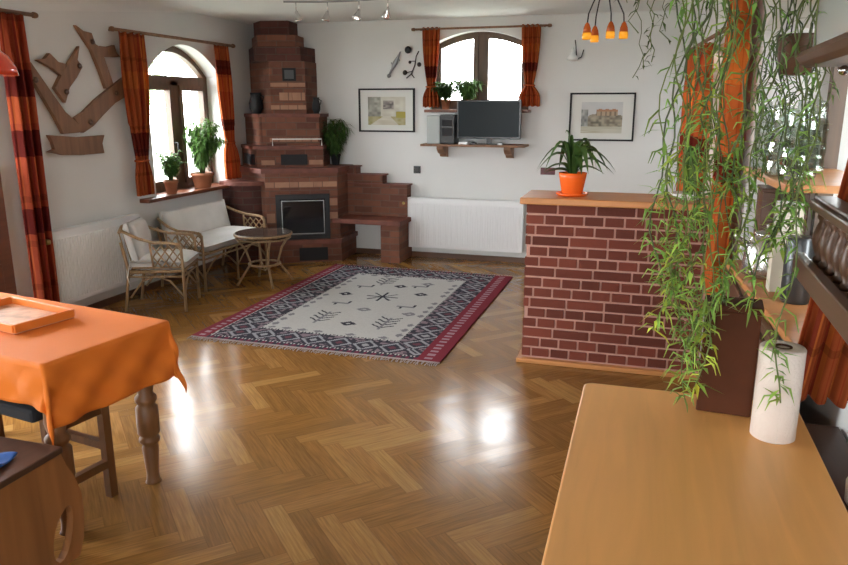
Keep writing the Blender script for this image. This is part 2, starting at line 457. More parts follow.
w6 = make_window('window_6', fK, (-3.6, -1.9, .8, 2.1, .1), .1, 2); w7 = make_window('window_7', fK, (-1.0, .5, .8, 2.1, .1), .1, 2)
# plaster cove where the left wall meets the ceiling, growing towards the camera
def cove(u, v):
    y = 6.5-9.7*u; dz = max(.002, .105*(6.45-y)); dz = min(dz, .42); a = v*pi/2
    return (XL+.002+dz*1.3*(1-cos(a)), y, ZC-dz*(1-sin(a)))
struct(MB().grid(cove, 24, 10).build('trim_1', M_['ceil']))
# skirting
struct(MB().bb(XL+.0, 0.2, YB-.018, YB+.001, 0, .055).build('baseboard_back', M_['darkwoodx']))
struct(MB().bb(XL-.001, XL+.018, 3.98, YB-.03, 0, .055).build('baseboard_left', M_['darkwood']))

# brown door leaf folded back on the left wall, seen at the left edge of the picture
dr = bpy.data.objects.new('door_1', None); COL.objects.link(dr); WM['door_1'] = Matrix.Identity(4); struct(dr)
MB().bb(XL+.02, XL+.07, 3.15, 3.93, .015, 1.24).bb(XL+.07, XL+.082, 3.25, 3.83, .14, .58).bb(XL+.07, XL+.082, 3.25, 3.83, .68, 1.12).build('door_leaf', M_['redwood'], dr, bevel=.004)

# ------------------------------------------------------------ masonry stove in the corner
def ray_at_y(px, y):        # plan point on the line of sight through a picture column
    f = 722; fx, fy = -sin(AZ)*cos(PT), cos(AZ)*cos(PT); rx, ry = cos(AZ), sin(AZ)
    # use horizon-level directions (columns lean very little in depth)
    dx = fx*f+rx*(px-424)+sin(PT)*-sin(AZ)*(-177)*-1*-1
    dy = fy*f+ry*(px-424)+sin(PT)*cos(AZ)*177
    return (dx/dy*y, y)
st = thing('masonry_stove', 'tall stepped red brick corner stove reaching the ceiling, with glass fire door', 'stove', (-3.9, 7.2, 0))
def tier(yl, fl_, fr_, xb):   # plan: corner, along the walls and an angled front
    return [(XL+.002, YB-.002), (XL+.002, yl), fl_, fr_, (xb, YB-.002)]
def st_p(name, poly, z0, z1, mat): return MB().prism(poly, z0, z1).build(name, M_[mat], st, world=True)
g = .012
T = lambda yl, fl_, fr_, xb: tier(yl, fl_, fr_, xb)
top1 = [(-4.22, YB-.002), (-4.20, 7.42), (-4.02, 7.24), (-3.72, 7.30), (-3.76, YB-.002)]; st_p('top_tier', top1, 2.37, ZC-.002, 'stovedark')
top2 = T(7.54, (-4.02, 7.16), (-3.63, 7.27), -3.69); st_p('upper_tier', top2, 2.25, 2.37, 'stove')
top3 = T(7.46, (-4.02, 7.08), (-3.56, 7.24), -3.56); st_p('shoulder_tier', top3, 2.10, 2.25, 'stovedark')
body = T(7.46, (-3.86, 7.10), (-3.52, 7.25), -3.55); st_p('upper_body', body, 1.56, 2.10, 'stove')
led1 = T(7.28, (-3.93, 6.94), (-3.34, 7.19), -3.42); st_p('ledge', led1, 1.525, 1.56, 'slab')
mid = T(7.30, (-3.91, 6.98), (-3.37, 7.23), -3.44); st_p('middle_body', mid, 1.23, 1.525, 'stove')
led2 = T(7.18, (-3.97, 6.86), (-3.30, 7.17), -3.40); st_p('ledge', led2, 1.195, 1.23, 'slab')
low = T(7.20, (-3.95, 6.90), (-3.32, 7.20), -3.42); st_p('vent_body', low, 1.00, 1.195, 'stove')
man = T(7.00, (-3.83, 6.76), (-3.12, 7.12), -3.14); st_p('mantel', man, .955, 1.005, 'slab')
fire = T(7.02, (-3.81, 6.80), (-3.143, 7.15), -3.16); st_p('firebox_body', fire, .25, .955, 'stove')
hea = T(6.95, (-3.84, 6.68), (-3.08, 7.09), -3.10); st_p('hearth_slab', hea, .20, .25, 'slab')
bas = T(6.97, (-3.82, 6.72), (-3.10, 7.12), -3.12); st_p('base', bas, 0, .20, 'stove')
def front_frame(poly):
    a, b = Vector((*poly[2], 0)), Vector((*poly[3], 0)); d = (b-a).normalized(); n = Vector((d.y, -d.x, 0))
    return a, d, n, (b-a).length
def on_front(mb, poly, u0, u1, z0, z1, off, th, col=None):
    a, d, n, L = front_frame(poly)
    c = a+d*(L*(u0+u1)/2)+n*(off+th/2); c.z = (z0+z1)/2
    return mb.box(tuple(c), (L*(u1-u0), th, z1-z0), rz=math.atan2(d.y, d.x), col=col)
# pale bricks
def pale(poly, u0, u1, z0, z1, n=1):
    mb = MB(); a, d, nn, L = front_frame(poly)
    for i in range(n):
        q0, q1 = u0+(u1-u0)*i/n, u0+(u1-u0)*(i+1)/n
        p = a+d*L*q0; r = a+d*L*(q1)-d*.004
        mb.prism([(p.x+nn.x*.006, p.y+nn.y*.006), (r.x+nn.x*.006, r.y+nn.y*.006), (r.x, r.y), (p.x, p.y)], z0, z1)
    return mb
pale(fire, .0, 1, .80, .86, 3).build('pale_brick_band', M_['palebrick'], st, world=True)
pale(fire, 0, .12, .43, .53).build('pale_brick', M_['palebrick'], st, world=True)
pale(fire, .88, 1, .60, .68).build('pale_brick', M_['palebrick'], st, world=True)
pale(fire, .88, 1, .46, .53).build('pale_brick', M_['palebrick'], st, world=True)
pale(low, .06, .27, 1.03, 1.08).build('pale_brick', M_['palebrick'], st, world=True)
pale(low, .78, 1.0, 1.03, 1.08).build('pale_brick', M_['palebrick'], st, world=True)
pale(mid, .12, .98, 1.27, 1.31, 3).build('pale_brick_band', M_['palebrick'], st, world=True)
pale(body, .0, 1, 1.60, 1.65, 2).build('pale_brick_band', M_['palebrick'], st, world=True)
pale(body, .25, .98, 1.70, 1.78, 2).build('pale_brick_band', M_['palebrick'], st, world=True)
pale(body, .0, 1, 1.84, 1.88, 2).build('pale_brick_band', M_['palebrick'], st, world=True)
# fire door
fd = on_front(on_front(MB(), fire, .13, .88, .25, .30, .0, .035), fire, .13, .88, .68, .73, 0, .035)
on_front(fd, fire, .13, .19, .30, .68, 0, .035); on_front(fd, fire, .82, .88, .30, .68, 0, .035)
fdo = fd.build('fire_door', M_['iron'], st, world=True)
on_front(MB(), fire, .18, .83, .29, .69, .002, .022).build('fire_glass', M_['sootglass'], fdo, world=True)
tr_ = MB()
for (u0, u1, z0, z1) in ((.205, .805, .305, .314), (.205, .805, .658, .667), (.205, .217, .305, .667), (.793, .805, .305, .667)): on_front(tr_, fire, u0, u1, z0, z1, .024, .008)
tr_.build('door_trim', M_['grey'], fdo, world=True)
on_front(MB(), bas, .45, .82, .02, .16, -.02, .026).build('wood_store_opening', M_['soot'], st, world=True)  # black panel stands for the shade inside the wood store opening
on_front(MB(), low, .36, .76, 1.03, 1.14, 0, .012).build('warm_air_vent', M_['soot'], st, world=True)
vl = MB(); pa = Vector((*low[1], 0)); pb = Vector((*low[2], 0)); dd = (pb-pa).normalized(); nn = Vector((dd.y, -dd.x, 0)); Lv = (pb-pa).length
c = pa+dd*Lv*.52+nn*.006; vl.box((c.x, c.y, 1.085), (Lv*.7, .012, .11), rz=math.atan2(dd.y, dd.x)); vl.build('warm_air_vent', M_['soot'], st, world=True)
dv = on_front(MB(), body, .36, .74, 1.90, 2.03, 0, .012).build('cleaning_hatch', M_['soot'], st, world=True)
on_front(MB(), body, .42, .68, 1.92, 2.01, .012, .006).build('hatch_panel', plain('dull_grey_iron', (.07, .08, .085), .6), dv, world=True)
for nm_, lb_, loc_, r_, h_ in (('dark_vase', 'tall black vase on the left end of the upper stove ledge', (-4.09, 7.19, 1.561), .075, .22), ('dark_jug', 'small black jug on the right end of the upper stove ledge', (-3.44, 7.33, 1.561), .045, .17)):
    v_ = thing(nm_, lb_, 'vase', loc_)
    MB().lathe([(r_*.6, 0), (r_*.95, h_*.25), (r_, h_*.5), (r_*.7, h_*.85), (r_*.8, h_), (r_*.7, h_)], n=20).build('body', M_['soot'], v_)
    MB().tube([(r_*.6, 0, h_*.9), (r_*1.3, 0, h_*.8), (r_*.9, 0, h_*.45)], .006, 6).build('handle', M_['soot'], v_)
# white little rail on the middle ledge
rl = MB(); a, d, nn, L = front_frame(led2)
p0 = a+d*L*.28-nn*.03; p1 = a+d*L*.98-nn*.03
rl.tube([(p0.x, p0.y, 1.23), (p0.x, p0.y, 1.30), (p1.x, p1.y, 1.30), (p1.x, p1.y, 1.23)], .006, 6)
rl.build('towel_rail', M_['cushion'], st, world=True)
# rounded side shelf on the left
cx, cy = -4.0, 6.92
def halfdisc(r, n=14, y_end=7.05):
    pts = [(XL+.002, 7.1), (XL+.002, cy-r*.8)]
    for i in range(n+1):
        a_ = -pi*.72+pi*.62*i/n
        pts.append((max(XL+.003, cx-.08+r*cos(a_)), cy+r*sin(a_)*1.0))
    pts.append((-3.78, 7.1)); return pts
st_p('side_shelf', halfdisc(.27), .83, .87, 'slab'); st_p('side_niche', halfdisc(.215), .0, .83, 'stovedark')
# brick bench and stepped back on the right
b_ = MB()
b_.prism([(-3.29, 7.46), (-2.46, 7.46), (-2.46, 7.598), (-3.29, 7.598)], .46, .80); b_.prism([(-3.29, 7.46), (-2.74, 7.46), (-2.74, 7.598), (-3.29, 7.598)], .80, .90)
b_.prism([(-3.29, 7.46), (-3.05, 7.46), (-3.05, 7.598), (-3.29, 7.598)], .90, .985)
b_.build('bench_back', M_['stove'], st, world=True)
b_ = MB().bb(-3.29, -2.44, 7.44, 7.598, .80, .815).bb(-3.29, -2.72, 7.44, 7.598, .90, .915).bb(-3.29, -3.03, 7.44, 7.598, .985, 1.0)
b_.build('step_cap', M_['slab'], st, world=True)
MB().bb(-3.30, -2.42, 7.12, 7.598, .41, .46).build('bench_seat', M_['slab'], st, world=True, bevel=.006)
MB().prism([(-2.66, 7.16), (-2.45, 7.16), (-2.45, 7.598), (-2.66, 7.598)], 0, .41).build('bench_pier', M_['stove'], st, world=True)
MB().prism([(-3.22, 7.17), (-3.13, 7.17), (-3.13, 7.598), (-3.22, 7.598)], 0, .41).build('bench_pier', M_['stove'], st, world=True)

# ------------------------------------------------------------ brick bar
bar = thing('brick_bar_counter', 'waist-high red brick bar counter with an orange-brown wooden top', 'counter', (-.15, 4.7, 0))
X0, X1, YF = -.70, .40, 4.53
MB().bb(X0+.008, X1, YF+.006, 4.86, .03, 1.045).build('mortar_core', M_['mortar'], bar, world=True)
bk = MB(); rows = 15; rh = (1.045-.03)/rows; z = .03; gap = .0125
for r_ in range(rows):
    z1 = 1.045-r_*rh; z0 = z1-rh+gap
    if r_ % 3 == 0: w_ = .236; off = (r_//3 % 2)*.08-.035
    else: w_ = .122; off = [0, -.055][(r_ % 3)-1]+(r_//3 % 2)*.03
    x = X0+off-(w_ if off > 0 else 0)
    while x < X1:
        a_ = max(x, X0); e_ = min(x+w_-gap, X1)
        if e_-a_ > .018:
            k_ = R(.65, 1.2); t_ = R(0, .003)
            cc = (.150*k_, .034*k_, .019*k_)
            bk.bb(a_, e_, YF-t_, YF+.05, z0+R(-.001, .001), z1-.001+R(-.001, .001), col=cc)
        x += w_
    # end face of the wall
    y = YF+.052+(.05 if r_ % 2 else 0)
    while y < 4.85:
        e_ = min(y+.2, 4.86); k_ = R(.7, 1.15)
        bk.bb(X0-.001, X0+.03, y, e_-gap, z0, z1-.001, col=(.150*k_, .034*k_, .019*k_)); y += .21
bk.build('brickwork', M_['bricks'], bar, world=True, bevel=.003)
MB().bb(-.735, .42, 4.47, 4.92, 1.05, 1.092).build('counter_top', M_['bartop'], bar, world=True, bevel=.008)
MB().bb(X0-.03, .42, YF-.035, 4.88, 0, .03).build('plinth', M_['bartop'], bar, world=True, bevel=.005)

# ------------------------------------------------------------ radiators
def radiator(name, W, Hh, loc, rz, label, valve_side=-1):
    t = thing(name, label, 'radiator', loc, rz)     # local: x along, front = -y, base z = bottom
    mb = MB().bb(-W/2, W/2, -.03, .03, 0, Hh)
    n = int(W/.028)
    for i in range(n):
        x = -W/2+.02+(W-.04)*(i+.5)/n
        mb.bb(x-.0075, x+.0075, -.037, -.029, .035, Hh-.05)
    mb.build('front_panel', M_['white'], t, bevel=.003)
    gr = MB().bb(-W/2-.003, W/2+.003, -.034, .045, Hh, Hh+.012)
    gr.bb(-W/2-.004, -W/2, -.034, .045, .01, Hh+.01); gr.bb(W/2, W/2+.004, -.034, .045, .01, Hh+.01)
    gr.build('top_grille', M_['white'], t)
    for x in (-W/2+.22, W/2-.22): MB().bb(x-.02, x+.02, .03, .088, .1, Hh-.1).build('bracket', M_['white'], t)
    s = valve_side*W/2
    v = MB().tube([(s, 0, Hh-.05), (s+valve_side*.035, 0, Hh-.05)], .012, 8)
    v.lathe([(.008, 0), (.02, .004), (.022, .03), (.018, .05), (.005, .055)], (s+valve_side*.035, 0, Hh-.05), 12, M=Matrix.Rotation(pi/2, 4, 'X'))
    v.build('valve', M_['brass'], t)
    MB().tube([(s+valve_side*.03, .01, Hh-.06), (s+valve_side*.03, .01, .0), (s+valve_side*.03, .01, -loc[2]+.002)], .008, 8).build('pipe', M_['white'], t)
    return t
radiator('wall_radiator', 1.27, .535, (-1.83, YB-.09, .125), 0, 'wide white panel radiator under the television shelf on the back wall')
radiator('wall_radiator', 1.00, .56, (XL+.09, 4.74, .16), -pi/2+pi, 'white panel radiator on the left wall beside the long curtain', -1)

# ------------------------------------------------------------ rug
def rugcol(x, y):     # x 0..1.9, y 0..2.58
    W, L = 1.9, 2.56
    dark = (.040, .040, .055); wine = (.20, .028, .045); cream = (.47, .47, .46); grey = (.20, .20, .22)
    dx, dy = min(x, W-x), min(y, L-y)
    h = lambda a, b, k=0: ((sin(a*12.9898+b*78.233+k*3.7)*43758.5453) % 1)
    if x > W-.17: dx = (W-x)*.12/.17
    if dx < .12:
        if dx < .02: return wine
        if .045 < dx < .085: return (.34, .22, .26) if (int(y/.035) % 2) else wine
        return wine
    if dy < .045: return (.15, .03, .06) if int(x/.03) % 2 else dark
    ix, iy = dx-.12, dy-.045
    m = min(ix, iy)
    if m < .285:
        if m < .02 or .27 < m: return cream if (int((x+y)/.028)+int((x-y)/.028)) % 2 else dark
        # angular motifs every 0.2 m
        s = y if ix < iy else x
        u = (s % .20)/.20-.5; v = (m-.135)/.11
        d = abs(u)*2+abs(v)
        if abs(d-.85) < .14: return (.30, .31, .34)
        if d < .34: return (.13, .05, .07) if int(s/.2) % 2 else (.30, .31, .33)
        if d > 1.25 and h(round(x*40), round(y*40)) > .55: return (.22, .17, .20)
        return dark
    if m < .38:
        s = y if ix < iy else x
        u = (s % .13)/.13-.5; v = (m-.325)/.045
        if abs(u)*2+abs(v) < .7 and h(int(s/.13), 3, int(ix < iy)) > .25: return grey
        return cream
    # centre figures
    for (fx, fy, kind, k) in FIGS:
        a, b = (x-fx), (y-fy)
        if kind == 0:     # lozenge
            if .02 < abs(a)+abs(b)*1.2 < .07: return dark if k else grey
        elif kind == 1:   # tree
            if abs(a) < .011 and abs(b) < .16: return grey
            for q in (-.11, -.04, .03, .10):
                if abs(abs(a)*.8-(b-q)) < .011 and abs(a) < .09: return dark
        elif kind == 2:   # star
            r_ = sqrt(a*a+b*b)
            if r_ < .15 and (abs(a) < .012 or abs(b) < .012 or abs(abs(a)-abs(b)) < .014): return dark
        else:             # bird-like hook
            if abs(b) < .015 and abs(a) < .08: return grey
            if abs(a-.07) < .012 and 0 < b < .07: return dark
            if abs(a+.03) < .012 and -.06 < b < 0: return dark
    return tuple(c_*(.94+.08*h(round(x*90), round(y*90))) for c_ in cream)
FIGS = [(.72, .72, 1, 0), (1.25, .70, 1, 1), (.98, .62, 0, 1), (.95, 1.45, 2, 1), (.68, 1.15, 3, 0), (1.25, 1.2, 3, 1), (.66, 1.75, 3, 1), (1.25, 1.62, 0, 1), (.95, 1.02, 0, 0),
        (.78, 2.0, 1, 1), (1.2, 2.0, 0, 0), (1.15, 1.9, 3, 0), (.98, 1.85, 0, 1), (1.35, 1.0, 0, 0), (.6, 1.45, 0, 1)]
rg = MB(); nx, ny = 170, 230
rg.grid(lambda u, v: (1.9*u, 2.56*v, .012+.001*sin(u*9)*sin(v*11)), nx, ny, lambda u, v: rugcol(1.9*u, 2.56*v), sm=False)
rug = thing('woven_rug', 'large cream rug with dark grey and wine-red patterned borders on the parquet', 'rug', (-3.10, 4.33, .001), radians(-.6))
rg.bb(0.001, 1.899, .001, 2.559, 0, .010, col=(.1, .03, .04))
rg.build('rug_pile', M_['rug'], rug)
for yy, s in ((0, -1), (2.56, 1)):
    fr_ = MB()
    for i in range(120):
        x = .01+1.88*i/119
        fr_.tube([(x, yy, .007), (x+R(-.008, .008), yy+s*.03, .006), (x+R(-.012, .012), yy+s*R(.045, .065), .004)], .0028, 4, col=(.42, .36, .34))
    fr_.bb(.002, 1.898, yy-.004, yy+.004, .003, .011, col=(.42, .36, .34))
    fr_.build('fringe', M_['rug'], rug)

# ------------------------------------------------------------ curtains
def plaid(u, v, dark_rows=((.42, .56),), seed=0, tint=(1, 1, 1)):
    base = Vector((.42, .095, .028)); c = base.copy()
    s = (u*5+seed*.37) % 1
    if s < .16: c = Vector((.30, .045, .018))
    elif s < .30: c = Vector((.55, .155, .035))
    elif .6 < s < .66: c = Vector((.36, .06, .02))
    q = (v*7) % 1
    if q < .10: c = c*.72
    for a, b in dark_rows:
        if a < v < b: c = Vector((c.x*.34, c.y*.20, c.z*.35))
    if .22 < v < .34: c = Vector((min(.8, c.x*1.2), c.y*1.35, c.z*1.1))
    return (c.x*tint[0], c.y*tint[1], c.z*tint[2])
def curtain(label, p0, p1, ztop, zbot, folds=5, amp=.03, pinch=None, lean=(0, 0), dark_rows=((.42, .56),), flare=1.0, parent_label=None, seed=0, off=0.0, group=None, nrm=None, tint=(1, 1, 1)):
    """cloth hung from p0 to p1 (plan), gathered; pinch = (v, fraction) where a tie draws it in"""
    a, b = Vector((*p0, 0)), Vector((*p1, 0)); d = b-a; L = d.length; d.normalize()
    n = nrm if nrm else Vector((d.y, -d.x, 0))
    c0 = (a+b)/2
    def fn(u, v):
        w = 1.0
        if pinch:
            pv, pw = pinch
            if v < pv: k = (v/pv)**2.2; w = 1+(pw-1)*k
            else: k = min(1, (v-pv)/(1-pv)*1.6); w = pw+(flare-pw)*sin(k*pi/2)
        s = (u-.5)*L*w
        am = amp*(.5+.5*min(1, v*4))*(1.1 if w > .7 else .8)
        wave = sin(u*folds*2*pi+seed)+.35*sin(u*folds*4.3*pi+1.3+seed+v*1.5)
        p = c0+d*(s+lean[0]*v)+n*(wave*am+lean[1]*v)
        return (p.x, p.y, ztop-(ztop-zbot)*v+.006*sin(u*folds*2*pi))
    mb = MB().grid(fn, 64, 48, lambda u, v: plaid(u, v, dark_rows, seed, tint))
    t = thing('curtain', label, 'curtain', (c0.x, c0.y, zbot), 0, group)
    mb.build('curtain_cloth', M_['curtain'], t, world=True, solid=.003)
    if pinch:
        zz = ztop-(ztop-zbot)*pinch[0]; c1 = c0+d*lean[0]*pinch[0]+n*lean[1]*pinch[0]
        hw = L*pinch[1]/2+.012
        pts = [c1+d*hw*cos(q*2*pi/16)+n*(amp*.9+.02)*sin(q*2*pi/16)+Vector((0, 0, zz)) for q in range(17)]
        MB().tube(pts, .009, 6, col=(.5, .11, .03)).build('tie_band', M_['curtain'], t, world=True)
    return t
def rod(label, p0, p1, r=.012, brk=None):
    p0, p1 = Vector(p0), Vector(p1); d = (p1-p0).normalized()
    t = thing('curtain_rod', label, 'curtain rod', tuple((p0+p1)/2))
    MB().tube([p0, p1], r, 10).build('pole', M_['plank'], t, world=True)
    q = d.to_track_quat('Z', 'X').to_matrix().to_4x4()
    for p, s in ((p0, -1), (p1, 1)):
        MB().lathe([(r, 0), (r*1.5, .003), (r*1.5, .02), (r*1.2, .035), (.003, .04)], tuple(p), 12, M=(q if s > 0 else q @ Matrix.Rotation(pi, 4, 'X'))).build('finial', M_['plank'], t, world=True)
    if brk is not None:
        for k in (.03, .97):
            p = p0.lerp(p1, k); w = Vector(brk)
            MB().tube([p, p+w], .008, 6).build('bracket', M_['iron'], t, world=True)
    return t
rod('wooden rod over the arched window in the left wall', (XL+.09, 5.18, 2.25), (XL+.09, 6.98, 2.25), .014, (-.088, 0, 0))
curtain('plaid curtain left of the arched left-wall window, tied above the sill', (XL+.09, 5.22), (XL+.09, 5.55), 2.24, .88, 4, .026, (.78, .36), flare=.62, dark_rows=((.60, .74),), seed=1, lean=(.0, 0))
curtain('narrow orange curtain between the arched left-wall window and the brick stove', (XL+.09, 6.62), (XL+.09, 6.88), 2.24, .89, 3, .022, (.72, .55), flare=1.0, dark_rows=((.10, .2), (.55, .62)), seed=2, lean=(.08, 0))
rod('thin wooden rod over the small back-wall window', (-2.38, YB-.09, 2.41), (-1.01, YB-.09, 2.41), .011, (0, .088, 0))
curtain('short tied curtain left of the small back-wall window', (-2.30, YB-.09), (-2.11, YB-.09), 2.425, 1.63, 4, .022, (.74, .42), flare=.95, dark_rows=((.48, .62),), seed=3)
curtain('short tied curtain right of the small back-wall window', (-1.27, YB-.09), (-1.08, YB-.09), 2.425, 1.64, 4, .022, (.74, .42), flare=1.15, dark_rows=((.46, .56),), seed=4)
rod('stub of wooden rod over the long curtain at the far left', (XL+.11, 2.6, 2.265), (XL+.11, 4.34, 2.265), .014, (-.108, 0, 0))
curtain('long reddish plaid curtain at the far left edge beside the radiator', (XL+.11, 4.05), (XL+.11, 4.27), 2.25, .06, 3, .03, None, dark_rows=((.17, .24), (.36, .43), (.60, .68)), seed=5, lean=(0, 0), tint=(.8, .62, .9))

# ------------------------------------------------------------ wall tree made of boards (points given in metres on the left wall)
tr = thing('wooden_tree_shelf', 'wall decoration of brown boards arranged like a bare tree', 'wall decoration', (XL+.01, 4.9, 1.3))
def board(pts, th=.035):
    mb = MB(); n = len(pts)
    for x in (XL+.002, XL+.002+th):
        for y, z_ in pts: mb.v.append((x, y, z_))
    for i in range(n):
        j = (i+1) % n; mb.face((i, n+i, n+j, j))
    mb.face(range(n)); mb.face([2*n-1-i for i in range(n)])
    return mb.build('board', M_['plank'], tr, world=True, bevel=.004)
def PX(px, py):     # picture point -> left wall (x = XL)
    f = 722; fw = Vector((-sin(AZ)*cos(PT), cos(AZ)*cos(PT), -sin(PT))); rt = Vector((cos(AZ), sin(AZ), 0)); up = rt.cross(fw)
    d = fw*f+rt*(px-424)+up*(282.5-py); t = XL/d.x
    return (d.y*t, H+d.z*t)
for poly in ([(45,152),(60,155),(78,155),(101,153),(99,143),(101,135),(75,137),(45,135),(49,142),(51,149)],
             [(27,62),(45,88),(62,112),(72,121),(82,132),(60,134),(50,115),(38,95),(29,80)],
             [(33,60),(41,59),(46,53),(55,62),(63,64),(58,76),(48,68)],
             [(76,46),(74,60),(79,67),(73,78),(66,88),(62,103),(51,88),(58,74),(66,62)],
             [(72,25),(80,31),(88,33),(92,44),(98,48),(103,64),(110,84),(103,89),(97,72),(88,50),(80,38)],
             [(96,46),(104,47),(111,45),(113,52),(117,57),(108,57),(101,57)],
             [(71,118),(80,112),(92,100),(104,90),(121,77),(124,96),(112,103),(100,115),(90,126),(80,133)]):
    board([PX(*p) for p in poly][::1])
for p in ((75, 66), (62, 92), (112, 93), (86, 122), (88, 42), (31, 80)):
    y_, z_ = PX(*p)
    MB().lathe([(.012, 0), (.022, .004), (.02, .012), (.008, .014)], (XL+.038, y_, z_), 10, M=Matrix.Rotation(pi/2, 4, 'Y')).build('wood_knot', M_['darkwood'], tr, world=True)

# ------------------------------------------------------------ pictures, switches, wall ornaments on back wall
def hsh(a, b): return (sin(a*127.1+b*311.7)*43758.5453) % 1
def noise2(x, y):
    i, j = math.floor(x), math.floor(y); fx, fy = x-i, y-j
    fx, fy = fx*fx*(3-2*fx), fy*fy*(3-2*fy)
    return (hsh(i, j)*(1-fx)+hsh(i+1, j)*fx)*(1-fy)+(hsh(i, j+1)*(1-fx)+hsh(i+1, j+1)*fx)*fy
def mixc(a, b, k): return tuple(a[i]*(1-k)+b[i]*k for i in range(3))
def art1(u, v):   # courtyard sketch: u right, v up
    if not (.14 < u < .86 and .14 < v < .84): return (.66, .67, .64)
    x, y = (u-.14)/.72, (v-.14)/.70
    c = (.48, .45, .38); n = noise2(x*9, y*9); c = mixc(c, (.6, .6, .52), n)
    if y > .30 and x < .34: c = mixc((.16, .16, .14), (.42, .42, .36), noise2(x*14, y*12))
    if .40 < x < .68 and .55 < y < .85: c = mixc((.10, .09, .09), (.40, .36, .33), noise2(x*18, y*18))
    if y < .3 and abs(x-.5+(.3-y)*.2) < .10+(.3-y)*.9: c = mixc((.62, .60, .52), (.45, .42, .33), noise2(x*5, y*20))
    elif y < .3: c = mixc((.30, .27, .10), (.45, .40, .26), noise2(x*12, y*12))
    if x > .74 and .25 < y < .48: c = (.36, .32, .07)
    return c
def art2(u, v):   # castle on a hill sketch
    if not (.17 < u < .83 and .14 < v < .84): return (.66, .67, .64)
    x, y = (u-.17)/.66, (v-.14)/.70
    c = mixc((.50, .52, .53), (.60, .61, .60), noise2(x*4, y*5))
    hill = .62-.3*abs(x-.55)+.08*noise2(x*9, 1)
    if y < hill: c = mixc((.12, .11, .09), (.40, .36, .27), noise2(x*15, y*15))
    if x < .16 and .2 < y < .75: c = mixc((.10, .12, .12), (.45, .46, .44), noise2(x*20, y*10))
    if .36 < x < .88 and .55 < y < .76+.02*(int(x*12) % 2):
        c = (.40, .22, .13) if y > .68 else ((.22, .17, .12) if (int(x*26) % 3 == 0) else (.42, .32, .22))
    if y < .22: c = mixc((.40, .38, .28), (.57, .57, .50), noise2(x*3, y*24))
    return c
def picture(label, x0, x1, z0, z1, fn):
    t = thing('framed_picture', label, 'picture', ((x0+x1)/2, YB-.012, z0))
    f = .017; y0, y1 = YB-.026, YB-.001
    MB().bb(x0, x1, y0, y1, z1-f, z1).bb(x0, x1, y0, y1, z0, z0+f).bb(x0, x0+f, y0, y1, z0+f, z1-f).bb(x1-f, x1, y0, y1, z0+f, z1-f).build('frame', M_['soot'], t, world=True)
    MB().grid(lambda u, v: (x0+f+(x1-x0-2*f)*u, YB-.010, z0+f+(z1-z0-2*f)*v), 90, 66, fn, sm=False).build('print', M_['art'], t, world=True)
picture('black framed watercolour of a courtyard, left of the small window', -3.05, -2.41, 1.365, 1.825, art1)
picture('black framed watercolour of a castle above the brick bar', -.77, -.135, 1.30, 1.77, art2)
tag(MB().bb(-.04, .04, -.014, .002, -.04, .04).bb(-.024, .024, -.02, -.012, -.024, .024).build('wall_socket', M_['black'], loc=(-2.385, YB-.002, .965), bevel=.004), 'black wall socket above the back-wall radiator by the brick bench', 'socket')
tag(MB().bb(-.075, .075, -.012, .002, -.036, .036).bb(-.06, -.003, -.018, -.01, -.024, .024).bb(.003, .06, -.018, -.01, -.024, .024).build('light_switch', plain('dark_red_plastic', (.10, .012, .018), .35), loc=(-.965, YB-.002, .985), bevel=.003), 'dark red double switch plate on the wall left of the orange flowerpot', 'switch')
# iron flower ornaments
fo = thing('iron_flower_ornament', 'dark metal flower stem ornament with round blossoms left of small-window curtain', 'wall ornament', (-2.47, YB-.01, 2.0))
MB().tube([(-2.50, YB-.015, 1.93), (-2.44, YB-.03, 1.97), (-2.40, YB-.03, 2.06), (-2.385, YB-.03, 2.15), (-2.36, YB-.02, 2.20)], .006, 6).tube([(-2.44, YB-.03, 1.97), (-2.41, YB-.02, 1.93)], .005, 6).tube([(-2.39, YB-.03, 2.1), (-2.46, YB-.03, 2.1)], .004, 6).tube([(-2.43, YB-.03, 2.0), (-2.51, YB-.03, 1.98)], .004, 6).build('stem', M_['iron'], fo, world=True)
for x, z_, r_ in ((-2.475, 2.215, .038), (-2.51, 1.985, .026), (-2.455, 2.09, .017), (-2.352, 2.065, .024)):
    MB().lathe([(.004, -.008), (r_*.9, -.004), (r_, .004), (r_*.5, .014), (.004, .016)], (x, YB-.03, z_), 14, M=Matrix.Rotation(pi/2, 4, 'X')).build('blossom', M_['iron'], fo, world=True)
gk = thing('metal_gecko', 'small grey metal leaf-and-lizard ornament above the courtyard picture', 'wall ornament', (-2.62, YB-.01, 2.0))
MB().tube([(-2.69, YB-.02, 1.97), (-2.66, YB-.02, 2.02), (-2.62, YB-.02, 2.09), (-2.59, YB-.02, 2.15), (-2.565, YB-.02, 2.20)], [.012, .014, .028, .014, .006], 8).tube([(-2.64, YB-.02, 2.06), (-2.67, YB-.02, 2.09)], .006, 6).tube([(-2.60, YB-.02, 2.13), (-2.57, YB-.02, 2.11)], .006, 6).build('body', M_['grey'], gk, world=True)
MB().lathe([(.006, -.01), (.022, 0), (.006, .012)], (-2.695, YB-.022, 1.955), 10, M=Matrix.Rotation(pi/2, 4, 'X')).build('head', M_['grey'], gk, world=True)
bo = thing('wall_sconce_candle', 'small pale angel-like ornament with black hook between the small window and castle picture', 'wall ornament', (-.76, YB-.01, 2.05))
MB().lathe([(.01, 0), (.05, .01), (.055, .03), (.03, .06), (.012, .09), (.02, .11), (.004, .13)], (-.76, YB-.065, 2.07), 14).build('body', M_['dish'], bo, world=True)
MB().tube([(-.73, YB-.002, 2.13), (-.73, YB-.05, 2.17), (-.735, YB-.06, 2.22), (-.745, YB-.04, 2.27)], .006, 6).tube([(-.76, YB-.002, 2.08), (-.68, YB-.02, 2.11), (-.66, YB-.02, 2.18)], .005, 6).build('hook', M_['iron'], bo, world=True)

